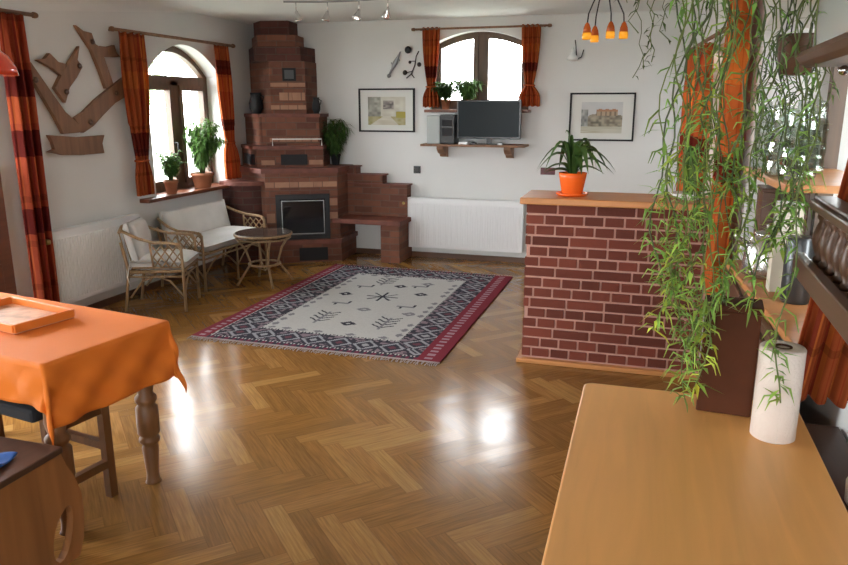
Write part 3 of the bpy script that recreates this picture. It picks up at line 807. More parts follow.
# ------------------------------------------------------------ television shelf
sh = thing('wall_shelf', 'narrow brown wall shelf on two brackets carrying the television', 'shelf', (-1.72, YB-.14, 1.2))
MB().bb(-2.26, -1.17, YB-.30, YB-.001, 1.235, 1.258).build('board', M_['plank'], sh, world=True, bevel=.003)
for x in (-2.07, -1.36):
    mb = MB(); pr = [(0, 0), (-.22, 0), (-.22, -.03), (-.17, -.07), (-.10, -.09), (-.08, -.115), (0, -.125)]
    n = len(pr)
    for xx in (x-.035, x+.035):
        for a_, b2 in pr: mb.v.append((xx, YB-.002+a_, 1.235+b2))
    for i in range(n): mb.face((i, (i+1) % n, n+(i+1) % n, n+i))
    mb.face(range(n)); mb.face([2*n-1-i for i in range(n)])
    mb.build('bracket', M_['plank'], sh, world=True)
tv = thing('television', 'flat black television standing on the wall shelf below the small window', 'television', (-1.55, 7.42, 1.258))
MB().bb(-1.885, -1.225, 7.37, 7.41, 1.315, 1.70).bb(-1.75, -1.36, 7.41, 7.44, 1.38, 1.63).build('casing', M_['black'], tv, world=True, bevel=.005)
MB().bb(-1.868, -1.242, 7.367, 7.371, 1.335, 1.685).build('screen', M_['screen'], tv, world=True)
MB().bb(-1.58, -1.53, 7.395, 7.42, 1.265, 1.33).bb(-1.68, -1.43, 7.34, 7.48, 1.2585, 1.267).build('stand', M_['black'], tv, world=True, bevel=.003)
sp = thing('speaker_box', 'pale grey and black computer-like box left of the television on the shelf', 'box', (-2.05, 7.45, 1.258))
MB().bb(-2.20, -2.06, 7.34, 7.56, 1.259, 1.545).build('case', plain('pale_grey_case', (.34, .37, .36), .4), sp, world=True, bevel=.006)
fb = MB().bb(-2.06, -1.91, 7.35, 7.56, 1.259, 1.555).build('front_tower', M_['black'], sp, world=True, bevel=.005)
MB().bb(-2.04, -1.93, 7.343, 7.351, 1.44, 1.50).bb(-2.04, -1.93, 7.343, 7.351, 1.34, 1.42).build('grey_panel', M_['soot'], fb, world=True)
for i, (x, w_, c_) in enumerate(((-1.80, .10, 'white'), (-1.70, .06, 'black'), (-1.42, .05, 'grey'))):
    tag(MB().bb(-w_/2, w_/2, -.03, .03, 0, .022).bb(-w_/2+.01, w_/2-.01, -.02, .02, .022, .028).build(['remote_control', 'small_box', 'set_top_box'][i], M_[c_], loc=(x, 7.325, 1.2585), bevel=.003),
        ['little white remote control on the shelf under the television', 'tiny black box on the shelf next to the white remote', 'tiny grey box on the shelf under the television stand'][i], 'electronics')

# ------------------------------------------------------------ plants
def green(k=1.0, warm=0.0):
    j = R(.75, 1.25)*k
    return (.075*j+warm*.13, .155*j+warm*.09, .035*j)
def pot(name, label, loc, r, h, matn='terracotta', cat='potted plant', group=None, rim=True):
    t = thing(name, label, cat, loc, 0, group)
    pr = [(r*.70, 0), (r*.72, .004), (r*.95, h*.80)]
    if rim: pr += [(r*1.06, h*.80), (r*1.08, h)]
    else: pr += [(r*1.0, h)]
    pr += [(r*.93, h), (r*.9, h*.9)]
    MB().lathe(pr, n=24).build('pot', M_[matn], t)
    MB().lathe([(r*.9, h*.88), (r*.9, h*.9), (.001, h*.93)], n=16).build('soil', M_['soil'], t)
    return t
def bush(t, z0, hgt, rad, nst, nleaf, LL, LW, k=1.0, droop=.3, up=.9, cx=0, cy=0, sd=1, xclip=None):
    random.seed(sd)
    stem = MB(); fol = MB()
    for i in range(nst):
        a = R(0, 2*pi); rr = rad*sqrt(R(0, 1)); hh = hgt*R(.55, 1)
        top = Vector((cx+rr*cos(a), cy+rr*sin(a), z0+hh)); 
        if xclip is not None: top.x = max(top.x, xclip)
        mid = Vector((cx+rr*.25*cos(a), cy+rr*.25*sin(a), z0+hh*.5))
        pts = [Vector((cx*0+.2*rr*cos(a)*.4, .2*rr*sin(a)*.4, z0-.01)), mid, top]
        stem.tube(pts, [.006, .004, .002], 5, col=(.10, .09, .035))
        for q in range(nleaf):
            f = R(.25, 1.0)
            p = pts[0].lerp(mid, f*2) if f < .5 else mid.lerp(top, (f-.5)*2)
            b2 = R(0, 2*pi); d = Vector((cos(b2), sin(b2), R(-droop, up)))
            if xclip is not None and p.x+d.x*LL < xclip: d.x = abs(d.x)
            fol.leaf(p, d, LL*R(.6, 1.15), LW*R(.7, 1.2), bend=R(.1, .45), col=green(k*(.75+.5*f)))
    stem.build('stem', M_['leaf'], t); fol.build('foliage', M_['leaf'], t)
    return t
t = pot('potted_plant', 'bushy round-leaved plant in small terracotta pot on the left end of the left-wall sill', (XL+.02, 5.86, .835), .065, .13, 'terracotta')
bush(t, .12, .28, .15, 22, 30, .07, .038, 1.2, sd=3, xclip=-.13)
t = pot('potted_tree', 'tall leafy fig in a wide brown pot at the right end of the left-wall sill', (XL-.01, 6.42, .835), .11, .15, 'terracotta')
bush(t, .14, .56, .24, 40, 44, .09, .03, 1.25, droop=1.0, up=.4, sd=4, xclip=-.13)
t = pot('potted_plant', 'low dark green plant in a small pot on the small back-window sill', (-2.06, YB-.035, 1.606), .05, .10, 'terracotta')
bush(t, .09, .19, .13, 26, 30, .085, .03, .8, sd=5)
t = pot('potted_plant', 'spreading fine-leaved plant behind the television on the back-window sill', (-1.83, YB-.035, 1.606), .055, .10, 'terracotta')
bush(t, .09, .22, .15, 34, 32, .09, .024, 1.2, droop=.6, sd=6)
t = pot('trailing_plant', 'dark grey-green trailing plant on the right shoulder of the brick stove', (-3.29, 7.46, 1.007), .055, .12, 'soot')
bush(t, .10, .40, .15, 30, 40, .12, .02, .7, droop=1.0, up=.5, sd=8)
# strappy plant on the bar
t = pot('clivia_plant', 'strap-leaved plant in a glossy orange pot standing on the brick bar', (-.435, 4.66, 1.093), .088, .145, 'orangepot', rim=False)
MB().lathe([(.085, 0), (.098, .008), (.102, .02), (.094, .02), (.09, .012)], n=24).build('saucer', M_['orangepot'], t)
random.seed(21)
def strap(mb, base, a, L, W, rise, c):
    pts = []
    n = 9; d = Vector((cos(a), sin(a), 0)); side = Vector((-sin(a), cos(a), 0)); b = len(mb.v)
    for i in range(n+1):
        s = i/n
        p = Vector(base)+d*(L*s*(.35+.65*s))+Vector((0, 0, rise*(1-(1-s*(1.95 if L > .1 else 1.2))**2)*1.0))
        w = W*.5*(1-s**4)*(.7+.6*min(1, s*3))
        mb.v += [tuple(p-side*w+Vector((0, 0, w*.5))), tuple(p), tuple(p+side*w+Vector((0, 0, w*.4)))]
    for i in range(n):
        for j in (0, 1):
            q = b+i*3+j; mb.face((q, q+1, q+4, q+3), sm=True, col=c)
mb = MB()
for i, (a, L, rise) in enumerate([(3.0, .22, .17), (3.3, .21, .13), (2.7, .20, .06), (3.6, .17, .20), (.15, .25, .15), (-.15, .24, .10), (.5, .22, .17), (.9, .17, .20), (2.2, .16, .20), (-.5, .20, .14), (-.9, .15, .18), (3.15, .17, .03), (.1, .18, .05), (1.6, .05, .20), (3.4, .04, .27), (-.05, .13, .22), (5.2, .12, .12), (2.6, .02, .24)]):
    strap(mb, (.02*cos(a), .02*sin(a), .13), a, L, .046, rise, green(R(.55, 1.1)))
mb.build('foliage', M_['leaf'], t)
# white dish with grassy plant at the right end of the bar
t = thing('grass_plant', 'spiky green plant in a shallow white dish at the right end of the bar', 'potted plant', (.26, 4.66, 1.093))
MB().lathe([(.05, 0), (.07, .005), (.10, .03), (.104, .04), (.095, .04), (.06, .02), (.001, .018)], n=24).build('dish', M_['dish'], t)
mb = MB()
for i in range(44): strap(mb, (R(-.03, .03), R(-.03, .03), .02), R(0, 2*pi), R(.04, .13), .012, R(.16, .32), green(R(.8, 1.5), R(0, .3)))
mb.build('foliage', M_['leaf'], t)

# hanging plants over the worktop
def hanger(name, label, loc, strands, k=1.0, leafL=.05, leafW=.008, step=.03, seed=1, potr=.10, warm=0.1, curly=.4, potm='terracotta'):
    """strands: (dx, dy, dz) end points relative to pot base"""
    random.seed(seed)
    t = thing(name, label, 'hanging plant', loc)
    MB().lathe([(potr*.65, 0), (potr*.7, .005), (potr, .13), (potr*1.05, .14), (potr*.93, .14), (.001, .12)], n=22).build('pot', M_[potm], t)
    c = MB(); zt = ZC-loc[2]
    for i in range(3):
        a = i*2*pi/3; c.tube([(potr*cos(a), potr*sin(a), .135), (0, 0, zt-.003)], .0025, 5)
    c.build('hanging_cord', M_['iron'], t)
    st_ = MB(); fo_ = MB()
    for (ex, ey, ez) in strands:
        a = math.atan2(ey, ex); r0 = potr*.8
        n = max(6, int((abs(ez)+.2)/.05)); pts = []
        wob = R(0, 6); w1_ = R(.006, .028)
        for i in range(n+1):
            s = i/n
            ox = min(1, s*3.2)
            px_ = r0*cos(a)*(1-ox)+ex*(ox**.6)+w1_*sin(s*9+wob)+(0.012*sin(s*23+wob))
            py_ = r0*sin(a)*(1-ox)+ey*(ox**.6)+w1_*cos(s*8+wob)
            pz_ = .14+.04*sin(min(1, s*8)*pi)+(ez-.14)*s
            pts.append(Vector((px_, py_, pz_)))
        tone = R(.6, 1.3); wm0 = warm*R(.2, 1.6)
        st_.tube(pts, .0022, 4, col=(.14*tone, .19*tone, .06))
        L = 0
        for i in range(1, n+1):
            wm = wm0*(i/n)**2
            seg = pts[i]-pts[i-1]; m_ = max(1, int(seg.length/(step*(4.2-3.7*min(1, (i/n)**1.6*1.15)))))
            for q in range(m_):
                if R(0, 1) < .22: continue
                p = pts[i-1]+seg*((q+R(0, 1))/m_); b2 = R(0, 2*pi)
                d = Vector((cos(b2), sin(b2), R(-.9, .7)))
                cl = green(k*R(.7, 1.5), wm*R(0, 1.5))
                l_ = leafL*R(.5, 1.4)
                if R(0, 1) < curly:
                    e = p+d.normalized()*l_*.6; e2 = e+Vector((d.x*.3, d.y*.3, -R(.3, 1)))*l_*.7
                    fo_.tube([p, e, e2], [.0022, .0026, .0008], 4, col=cl)
                else: fo_.leaf(p, d, l_, leafW*R(.8, 1.4), bend=R(0, .4), col=cl)
    st_.build('stem', M_['leaf'], t); fo_.build('foliage', M_['leaf'], t)
    return t
random.seed(5)
S = [(R(-.16, .06), R(-.10, .12), -R(.25, .75)) for _ in range(5)]
S += [(R(-.17, .20), R(-.06, .08), -R(.70, 1.12)) for _ in range(12)]
S += [(-.20, .05, -.95), (-.14, .12, -1.05), (-.12, -.02, -1.12), (-.04, .02, -1.30), (-.02, 0, -1.15), (.02, .05, -1.02), (.06, -.05, -.98), (.14, .02, -.9), (.20, .0, -.82), (.17, -.03, -1.0), (.10, .04, -1.02), (-.19, .0, -1.08), (.0, .05, -1.2), (-.08, .03, -1.18)]
S = [((a_*.68 if a_ < 0 else a_*.9), b2*.7, c_*.93) for a_, b2, c_ in S if not (a_ > .12 and c_ < -.96)]+[(.165, -.13, -1.13), (-.02, -.06, -1.16)]
hanger('hanging_plant', 'long pale green trailing plant hanging nearest the end of the worktop', (.185, 1.985, 2.06), S, 2.4, .052, .009, .009, 11, .10, 1.9, .35)
S = [(R(-.30, .12), R(-.15, .15), -R(.0, .42)) for _ in range(13)]
hanger('hanging_plant', 'sparse dark trailing plant hanging highest, left of the orange curtains', (.17, 3.35, 2.12), S, .55, .055, .009, .04, 12, .09, .05, .1)
S = [(R(-.12, .14), R(-.15, .15), -R(.15, .85)) for _ in range(10)]
hanger('hanging_plant', 'dense green trailing plant hanging in front of the glass jars', (.40, 2.62, 2.12), S, .8, .055, .009, .024, 13, .10, .15, .25)

S = [(R(-.12, .10), R(-.12, .12), -R(.05, .42)) for _ in range(11)]
hanger('hanging_plant', 'small trailing plant in a low-hanging brown pot under the cupboard end', (.495, 3.0, 1.755), S, .9, .06, .010, .02, 14, .075, .2, .15, 'darkwoodx')
# ------------------------------------------------------------ right side: curtains, shelves in the window recess, jars
curtain('orange plaid curtain on the right wall just behind the bar end', (rwx(6.1)-.09, 6.1), (rwx(5.0)-.09, 5.0), 2.03, .75, 6, .03, None, dark_rows=((.46, .54),), seed=7, nrm=Vector((-1, -.07, 0)), tint=(1.35, 1.5, 1.2))  # tint brightens the cloth as if sun shone through it
curtain('bright orange curtain left of the jar-filled window recess', (rwx(4.4)-.08, 4.4), (rwx(3.98)-.08, 3.98), 2.32, .62, 4, .03, None, dark_rows=((.55, .62),), seed=8, nrm=Vector((-1, -.07, 0)), tint=(1.4, 1.6, 1.2))  # sunlit look put into the tint of this cloth too
curtain('orange curtain hanging beside the kitchen roll at the right edge', (.56, 2.16), (.76, 2.13), 1.95, .83, 4, .02, None, dark_rows=((.05, .12),), seed=9, lean=(-.13, 0), nrm=Vector((0, -1, 0)))
rod('brown rod along the right wall above the orange curtains', (rwx(6.2)-.09, 6.2, 2.06), (rwx(4.6)-.09, 4.6, 2.06), .012, (.088, 0, 0))
# recess shelf and sill
rs = tag(MB().bb(-.20, .20, -.42, .42, -.015, .015).build('recess_shelf', M_['bartop'], loc=(.68, 3.43, 1.345), rz=radians(3.7), bevel=.004), 'orange-brown shelf board across the right window recess carrying glass jars', 'shelf')
rs2 = tag(MB().bb(-.24, .20, -.73, .73, -.015, .015).build('recess_counter', M_['bartop'], loc=(.70, 3.14, .88), rz=radians(3.7), bevel=.004), 'lower orange-brown board in the window recess under the metal kettle', 'shelf')
random.seed(9)
def jar(label, x, y, r, h, matn='frost', z=1.36):
    t = thing('glass_jar', label, 'jar', (x, y, z), 0, 'glass jars on the recess shelf')
    pr = [(r*.8, 0), (r*.98, .01), (r, .03)]
    for q in range(5): pr.append((r*(.93+.07*(q % 2)), .03+(h*.72)*(q+1)/5-.005))
    pr += [(r*.7, h*.85), (r*.72, h)]
    MB().lathe(pr, n=14, flat=True).build('glass', M_[matn], t)
    MB().lathe([(r*.76, h), (r*.78, h+.018), (r*.5, h+.028), (r*.14, h+.03), (r*.16, h+.05), (.003, h+.055)], n=14).build('lid', M_['frost'], t)
for i, (x, y, r, h, l) in enumerate(((.52, 3.66, .055, .26, 'clear glass jar farthest back, against the recess side'), (.55, 3.50, .06, .24, 'clear glass jar second from the recess side, thick bodied'), (.53, 3.35, .05, .27, 'tall slim clear glass jar in the middle of the shelf'), (.60, 3.26, .06, .23, 'clear glass jar fourth from the recess side, squat and wide'), (.55, 3.14, .05, .25, 'clear glass jar nearest to the balustrade rack'), (.68, 3.52, .06, .28, 'tall clear glass jar in the back row by the window'))):
    jar(l, x, y, r, h)
kt = thing('metal_kettle', 'shiny metal kettle with black handle on the lower recess board', 'kettle', (.55, 3.50, .8955))
MB().lathe([(.08, 0), (.098, .012), (.10, .05), (.092, .13), (.07, .18), (.06, .19)], n=24).build('body', M_['silver'], kt)
MB().lathe([(.06, .19), (.058, .20), (.02, .212), (.012, .22), (.016, .235), (.004, .245)], n=18).build('lid', M_['silver'], kt)
MB().tube([(-.085, 0, .14), (-.125, -.01, .17), (-.14, -.01, .19)], [.018, .012, .009], 8).build('spout', M_['silver'], kt)
MB().tube([(.08, 0, .16), (.13, 0, .17), (.14, 0, .10), (.09, 0, .05)], .010, 8).build('handle', M_['black'], kt)
tag(MB().lathe([(.05, 0), (.055, .01), (.055, .25), (.05, .26), (.045, .262), (.001, .262)], n=20).build('dark_canister', plain('dark_steel', (.08, .085, .09), .3, .7), loc=(.60, 3.06, .8955)), 'tall dark steel canister on the lower recess board', 'canister')
cb = thing('white_carton', 'cream cardboard carton standing behind the dark canister', 'box', (.575, 3.24, .8955))
MB().bb(-.05, .05, -.04, .04, 0, .36).build('body', plain('cream_card', (.62, .58, .47), .7), cb, bevel=.003)
MB().bb(-.05, .05, -.012, .012, .36, .375).build('flap', M_['dish'], cb)
db = thing('bread_box', 'tall dark wooden box against the far side of the recess behind the kettle', 'box', (.635, 3.78, .8955))  # box added to give the dark tone behind the kettle
MB().bb(-.10, .10, -.09, .09, 0, .36).build('body', M_['darkwood'], db, bevel=.005)
MB().bb(-.104, .104, -.094, .094, .36, .378).build('lid', M_['darkwood'], db, bevel=.003)
MB().lathe([(.005, 0), (.010, .008), (.004, .02)], (0, -.09, .2), 10, M=Matrix.Rotation(pi/2, 4, 'X')).build('knob', M_['brass'], db)

# wall cupboard with the pale panel and wooden cornice
hd = thing('wall_cupboard', 'pale glossy wall cupboard with brown wooden lower moulding at the top right', 'cupboard', (.462, 1.34, 1.745), radians(-2))
MB().bb(-.125, .20, -.75, .65, .028, .72).build('cabinet_body', M_['hood'], hd, bevel=.006)
mb = MB(); pf = [(-.125, .034), (-.145, .030), (-.155, .016), (-.145, .004), (-.13, -.006), (.22, -.006), (.22, .034)]
n = len(pf)
for yy in (-.78, .67):
    for a_, b2 in pf: mb.v.append((a_, yy, b2))
for i in range(n): mb.face((i, (i+1) % n, n+(i+1) % n, n+i))
mb.face(range(n)); mb.face([2*n-1-i for i in range(n)])
mb.build('cornice', M_['hoodwood'], hd)
MB().bb(-.04, .16, -.70, .56, -.04, -.006).build('light_pelmet', M_['darkwood'], hd, bevel=.004)  # added dark board, gives the cupboard its shaded underside
MB().lathe([(.005, 0), (.012, .006), (.013, .016), (.004, .022)], (-.06, .60, -.028), 12).build('knob', M_['chrome'], hd)

# rack with little turned balusters
rk = thing('baluster_rack', 'brown wooden wall rack with a row of turned balusters at the right edge', 'rack', (.482, 1.40, 1.245), radians(-1))
MB().bb(-.105, .16, -.80, .60, .0, .025).bb(-.115, -.09, -.80, .60, -.012, .042).build('lower_rail', M_['hoodwood'], rk, bevel=.004)
MB().bb(-.095, -.025, -.80, .60, .155, .178).bb(-.085, -.035, -.8, .6, .178, .187).build('top_rail', M_['hoodwood'], rk, bevel=.006)
MB().bb(.135, .16, -.8, .6, .025, .26).build('back_board', M_['darkwood'], rk)
for i in range(19):
    y = -.77+i*.0745
    MB().lathe([(.016, .025), (.018, .035), (.012, .042), (.019, .06), (.024, .085), (.019, .11), (.012, .128), (.018, .138), (.016, .155)], (-.06, y, 0), 12).build('baluster', M_['darkwood'], rk)

# ------------------------------------------------------------ worktop with kitchen roll and box
wt = thing('kitchen_counter', 'long honey beech worktop in the foreground with rounded corner', 'counter', (.16, 1.2, 0))
def rounded(x0, x1, y0, y1, r=.03, n=6):
    pts = []
    for (cx_, cy_, a0) in ((x1-r, y0+r, -pi/2), (x1-r, y1-r, 0), (x0+r, y1-r, pi/2), (x0+r, y0+r, pi)):
        for i in range(n+1): a = a0+pi/2*i/n; pts.append((cx_+r*cos(a), cy_+r*sin(a)))
    return pts
MB().prism(rounded(-.138, .470, .1, 2.20), .762, .80).build('worktop', M_['beech'], wt, world=True, bevel=.005)
MB().bb(-.10, .455, .12, 2.165, .08, .762).build('cabinet_body', M_['cardboard'], wt, world=True)
MB().bb(-.06, .44, .14, 2.12, 0, .08).build('plinth', M_['darkwood'], wt, world=True)
for i in range(4):
    y0 = .14+i*.507
    d_ = MB().bb(-.118, -.10, y0, y0+.495, .10, .75).build('door', M_['cardboard'], wt, world=True, bevel=.004)
    MB().lathe([(.006, 0), (.012, .012), (.014, .02), (.004, .026)], (-.118, y0+.44, .62), 10, M=Matrix.Rotation(-pi/2, 4, 'Y')).build('knob', M_['brass'], d_, world=True)
kr = thing('kitchen_roll', 'white kitchen paper roll standing upright on the worktop', 'paper roll', (.370, 1.95, .8005))
MB().lathe([(.051, 0), (.055, .003), (.055, .245), (.052, .249), (.024, .249), (.022, .245)], n=36).build('paper', M_['paper'], kr)
MB().lathe([(.022, .243), (.022, .25), (.018, .25), (.018, .235)], n=20).build('core', M_['cardboard'], kr)
MB().bar((.0, -.0555, .002), (.0, -.0555, .247), .0015, .003).build('sheet_edge', M_['paper'], kr)
bx = thing('wooden_box', 'brown wooden box at the back of the worktop behind the hanging plant', 'box', (.262, 2.11, .8005), radians(-5))
MB().bb(-.072, .072, -.05, .05, 0, .30).build('body', M_['cardboard'], bx, bevel=.004)
MB().bb(-.076, .076, -.054, .054, .30, .318).build('lid', M_['cardboard'], bx, bevel=.004)
tag(MB().lathe([(.028, 0), (.034, .01), (.036, .06), (.03, .075), (.025, .07), (.001, .07)], n=18).build('small_cup', M_['paper'], loc=(.545, 1.78, .721)), 'small pale cup low at the right edge beside the worktop', 'cup')
# thin dark wooden front, added to darken the wall below the recess
lc = thing('low_cabinet', 'dark wooden cabinet below the window recess behind the worktop', 'cabinet', (.48, 3.0, 0))
MB().bb(.455, .485, 2.30, 3.90, 0, .862).build('carcass', M_['darkwood'], lc, world=True)
for k in range(3):
    d_ = MB().bb(.438, .455, 2.33+k*.52, 2.33+k*.52+.50, .06, .83).build('door', M_['darkwood'], lc, world=True, bevel=.004)
    MB().lathe([(.006, 0), (.012, .012), (.004, .02)], (.438, 2.40+k*.52, .6), 10, M=Matrix.Rotation(-pi/2, 4, 'Y')).build('knob', M_['iron'], d_, world=True)
sp_ = thing('side_shelf_unit', 'dark shelf unit filling the gap right of the worktop below the orange curtain', 'cabinet', (.55, 1.5, 0))
MB().bb(.482, .60, .2, 2.26, 0, .70).build('carcass', M_['darkwood'], sp_, world=True)
MB().bb(.482, .605, .2, 2.26, .70, .72).build('top_board', M_['seatwood'], sp_, world=True, bevel=.003)

# ------------------------------------------------------------ ceiling lights
tk = thing('track_light', 'curved metal track on the ceiling with four small spotlights', 'ceiling light', (-2.35, 5.56, ZC))
tp = [(-2.85+.92*i/12, 5.53+.09*sin(pi*i/12)+.03*i/12, 2.45) for i in range(13)]
MB().tube(tp, .008, 8).build('track', M_['grey'], tk, world=True)
MB().lathe([(.05, 0), (.05, -.03), (.045, -.04), (.008, -.042), (.008, -.07)], (-2.40, 5.61, ZC-.002), 18).build('ceiling_mount', M_['grey'], tk, world=True)
for i, q in enumerate((1.2, 4.4, 7.9, 11.3)):
    i0 = int(q); p = Vector(tp[i0]).lerp(Vector(tp[min(12, i0+1)]), q-i0)
    tilt = [(.25, -.2), (.15, .3), (-.35, .2), (.3, .35)][i]
    Mx = Matrix.Rotation(tilt[0], 4, 'X') @ Matrix.Rotation(tilt[1], 4, 'Y')
    s_ = MB().tube([p, p+Vector((0, 0, -.07))], .0045, 6).lathe([(.012, 0), (.016, -.02), (.034, -.065), (.036, -.075), (.030, -.072), (.002, -.06)], tuple(p+Vector((0, 0, -.07))), 16, M=Mx).build('spotlight', M_['chrome'], tk, world=True)
    MB().lathe([(.002, -.062), (.02, -.07), (.022, -.074), (.002, -.078)], tuple(p+Vector((0, 0, -.07))), 12, M=Mx).build('bulb', plain('spot_bulb', (.8, .8, .78), .2, emit=(1, .95, .85), estr=.6), s_, world=True)
chn = thing('flower_chandelier', 'metal stem chandelier with amber glass tulip buds over the bar', 'chandelier', (-.42, 5.3, ZC))
MB().lathe([(.06, 0), (.06, -.02), (.03, -.035), (.01, -.04)], (-.34, 5.3, ZC-.002), 18).build('ceiling_mount', M_['grey'], chn, world=True)
for i, (x, y, z_) in enumerate(((-.445, 5.28, 2.14), (-.405, 5.45, 2.135), (-.29, 5.30, 2.145), (-.205, 5.34, 2.145))):
    MB().tube([(-.34, 5.3, 2.48), (-.34+(x+.34)*.25, 5.3, 2.42), (-.34+(x+.34)*.62, (y+5.3)/2, 2.34), (-.34+(x+.34)*.95, y, 2.25), (x, y, z_+.04)], .005, 6).build('stem', M_['iron'], chn, world=True)
    b2 = MB().lathe([(.005, .055), (.014, .045), (.024, .02), (.029, -.012)], (x, y, z_), 14).build('bud_base', M_['budbase'], chn, world=True)
    MB().lathe([(.029, -.012), (.031, -.035), (.029, -.055), (.022, -.048), (.004, -.03)], (x, y, z_), 14).build('glass_bud', M_['bud'], b2, world=True)
pl = thing('pendant_lamp', 'glossy red-orange glass pendant lamp cut off at the left edge', 'pendant lamp', (-2.56, 2.3, 1.765))
MB().lathe([(.17, 0), (.165, .03), (.14, .075), (.09, .115), (.04, .135), (.02, .15), (.012, .15)], n=32).build('shade', M_['redglass'], pl)
MB().tube([(0, 0, .15), (0, 0, ZC-1.78-.002)], .004, 6).build('cable', M_['black'], pl)
hk = tag(MB().lathe([(.03, 0), (.03, -.01), (.01, -.014), (.008, -.02)], n=14).tube([(0, 0, -.01), (.005, -.01, -.06), (.02, -.03, -.10), (.01, -.05, -.12)], .007, 6).build('ceiling_hook', M_['grey'], loc=(-4.12, 4.62, ZC-.002)), 'small grey hook on the ceiling above the board tree', 'hook')

# ------------------------------------------------------------ wicker seating
def wicker_frame(t, W, D, hs=.34, ha=.60, hb=.74, mid=0):
    """local: +x forward, y across; W across, D deep"""
    r = .013
    for sy in (-1, 1):
        y = sy*W/2
        MB().tube([(D/2, y, 0), (D/2, y, hs), (D/2-.005, y, ha-.03), (D/2-.04, y, ha)], r, 8).build('front_leg', M_['cane'], t)
        MB().tube([(-D/2-.05, y*.92, 0), (-D/2, y*.94, hs), (-D/2-.04, y*.94, hb-.08)], r, 8).build('rear_leg', M_['cane'], t)
        MB().tube([(D/2-.01, y, ha-.015), (D/2-.07, y*1.02, ha+.002), (0, y*1.05, ha+.01), (-D/4, y*1.03, ha+.04), (-D/2-.02, y*.96, ha+.10), (-D/2-.055, y*.8, hb-.005)], r, 8).build('arm_rail', M_['cane'], t)
        lat = MB(); n = 5
        for i in range(-2, n+1):
            for s in (1, -1):
                pts = []
                for q in range(7):
                    f = q/6; z = hs+.03+(ha-hs-.05)*f
                    x = -D*.02+(i+(f*2 if s > 0 else (1-f)*2))*D*.5/3.4
                    if -D*.03 < x < D/2-.01: pts.append((x, y*1.01+s*.003, z))
                if len(pts) > 1: lat.tube(pts, .006, 5)
        lat.tube([(-D*.42, y, hs+.03), (D/2, y, hs+.03)], .008, 6); lat.tube([(-D*.03, y, hs+.02), (-D*.06, y*1.03, ha+.005)], .009, 6)
        lat.build('lattice', M_['cane'], t)
    fr = MB()
    sq = [(D/2, -W/2, hs), (D/2, W/2, hs), (-D/2, W/2*.94, hs-.01), (-D/2, -W/2*.94, hs-.01), (D/2, -W/2, hs)]
    fr.tube(sq, r, 8); fr.tube([(x, y, hs-.045) for x, y, z in sq], .009, 6)
    for i in range(int(W/.07)):
        y = -W/2+.04+i*.07; fr.tube([(-D/2, y, hs), (D/2, y, hs)], .006, 5)
    fr.build('seat_frame', M_['cane'], t)
    br = MB()   # arched braces below the seat and low stretchers
    for sy in (-1, 1):
        br.tube([(D/2, sy*W/2, .12), (D/4, sy*W/2, .26), (0, sy*W/2, hs-.04), (-D/4, sy*W/2, .26), (-D/2, sy*W/2*.93, .12)], .008, 6)
    k = 1 if W < .8 else 2
    for j in range(k):
        y0 = -W/2+W*j/k; y1 = y0+W/k
        br.tube([(D/2, y0, .14), (D/2, y0+(y1-y0)*.25, .25), (D/2, (y0+y1)/2, hs-.04), (D/2, y1-(y1-y0)*.25, .25), (D/2, y1, .14)], .008, 6)
    if k == 2: br.tube([(D/2, 0, 0), (D/2, 0, hs)], .011, 6)
    br.build('brace', M_['cane'], t)
    bk_ = MB()
    bk_.tube([(-D/2-.055, -W/2*.80, hb-.005), (-D/2-.06, -W*.2, hb+.03), (-D/2-.06, W*.2, hb+.03), (-D/2-.055, W/2*.80, hb-.005)], r, 8)
    bk_.tube([(-D/2, -W/2*.94, hs+.03), (-D/2, W/2*.94, hs+.03)], .009, 6)
    for i in range(int(W/.08)+1):
        y = -W/2*.85+i*.08; bk_.tube([(-D/2, y, hs+.03), (-D/2-.055, y, hb+.01)], .005, 5)
    bk_.build('back_frame', M_['cane'], t)
def cushion(t, name, c, d, tilt=0, puff=.02):
    mb = MB(); M = Matrix.Translation(c) @ Matrix.Rotation(tilt, 4, 'Y')
    nx_, ny_ = 10, 12
    def side(sg):
        def fn(u, v):
            x, y = (u-.5)*d[0], (v-.5)*d[1]
            e = (1-abs(2*u-1)**4)*(1-abs(2*v-1)**4)
            return tuple(M @ Vector((x, y, sg*(d[2]*.18+(d[2]*.32+puff)*e**.5))))
        return fn
    mb.grid(side(1), nx_, ny_); mb.grid(side(-1), nx_, ny_)
    b0 = 0; nn_ = (nx_+1)*(ny_+1)
    edge = [i for i in range(nx_+1)]+[(j+1)*(nx_+1)+nx_ for j in range(ny_)]+[ny_*(nx_+1)+nx_-1-i for i in range(nx_)]+[(ny_-1-j)*(nx_+1) for j in range(ny_-1)]
    for a, b in zip(edge, edge[1:]+edge[:1]): mb.face((a, b, b+nn_, a+nn_), sm=True)
    return mb.build(name, M_['cushion'], t)
ac = thing('wicker_armchair', 'rattan armchair with white cushions in front of the left radiator', 'armchair', (-3.815, 5.03, 0), radians(20))
wicker_frame(ac, .43, .44, hb=.66, ha=.57)
cushion(ac, 'seat_cushion', (.02, 0, .395), (.46, .40, .095)); cushion(ac, 'back_cushion', (-.18, 0, .56), (.34, .38, .09), tilt=radians(78))
tie = MB().tube([(-.20, -.22, .40), (-.22, -.24, .30), (-.20, -.235, .22)], .005, 5); tie.build('cushion_tie', M_['cushion'], ac)
so = thing('wicker_sofa', 'two-seat rattan sofa with long white cushions below the arched window', 'sofa', (-3.96, 6.05, 0), radians(-2))
wicker_frame(so, 1.06, .46, hb=.64, ha=.54)
cushion(so, 'seat_cushion', (.02, 0, .395), (.46, 1.02, .085)); cushion(so, 'back_cushion', (-.20, 0, .545), (.32, 1.0, .08), tilt=radians(78))
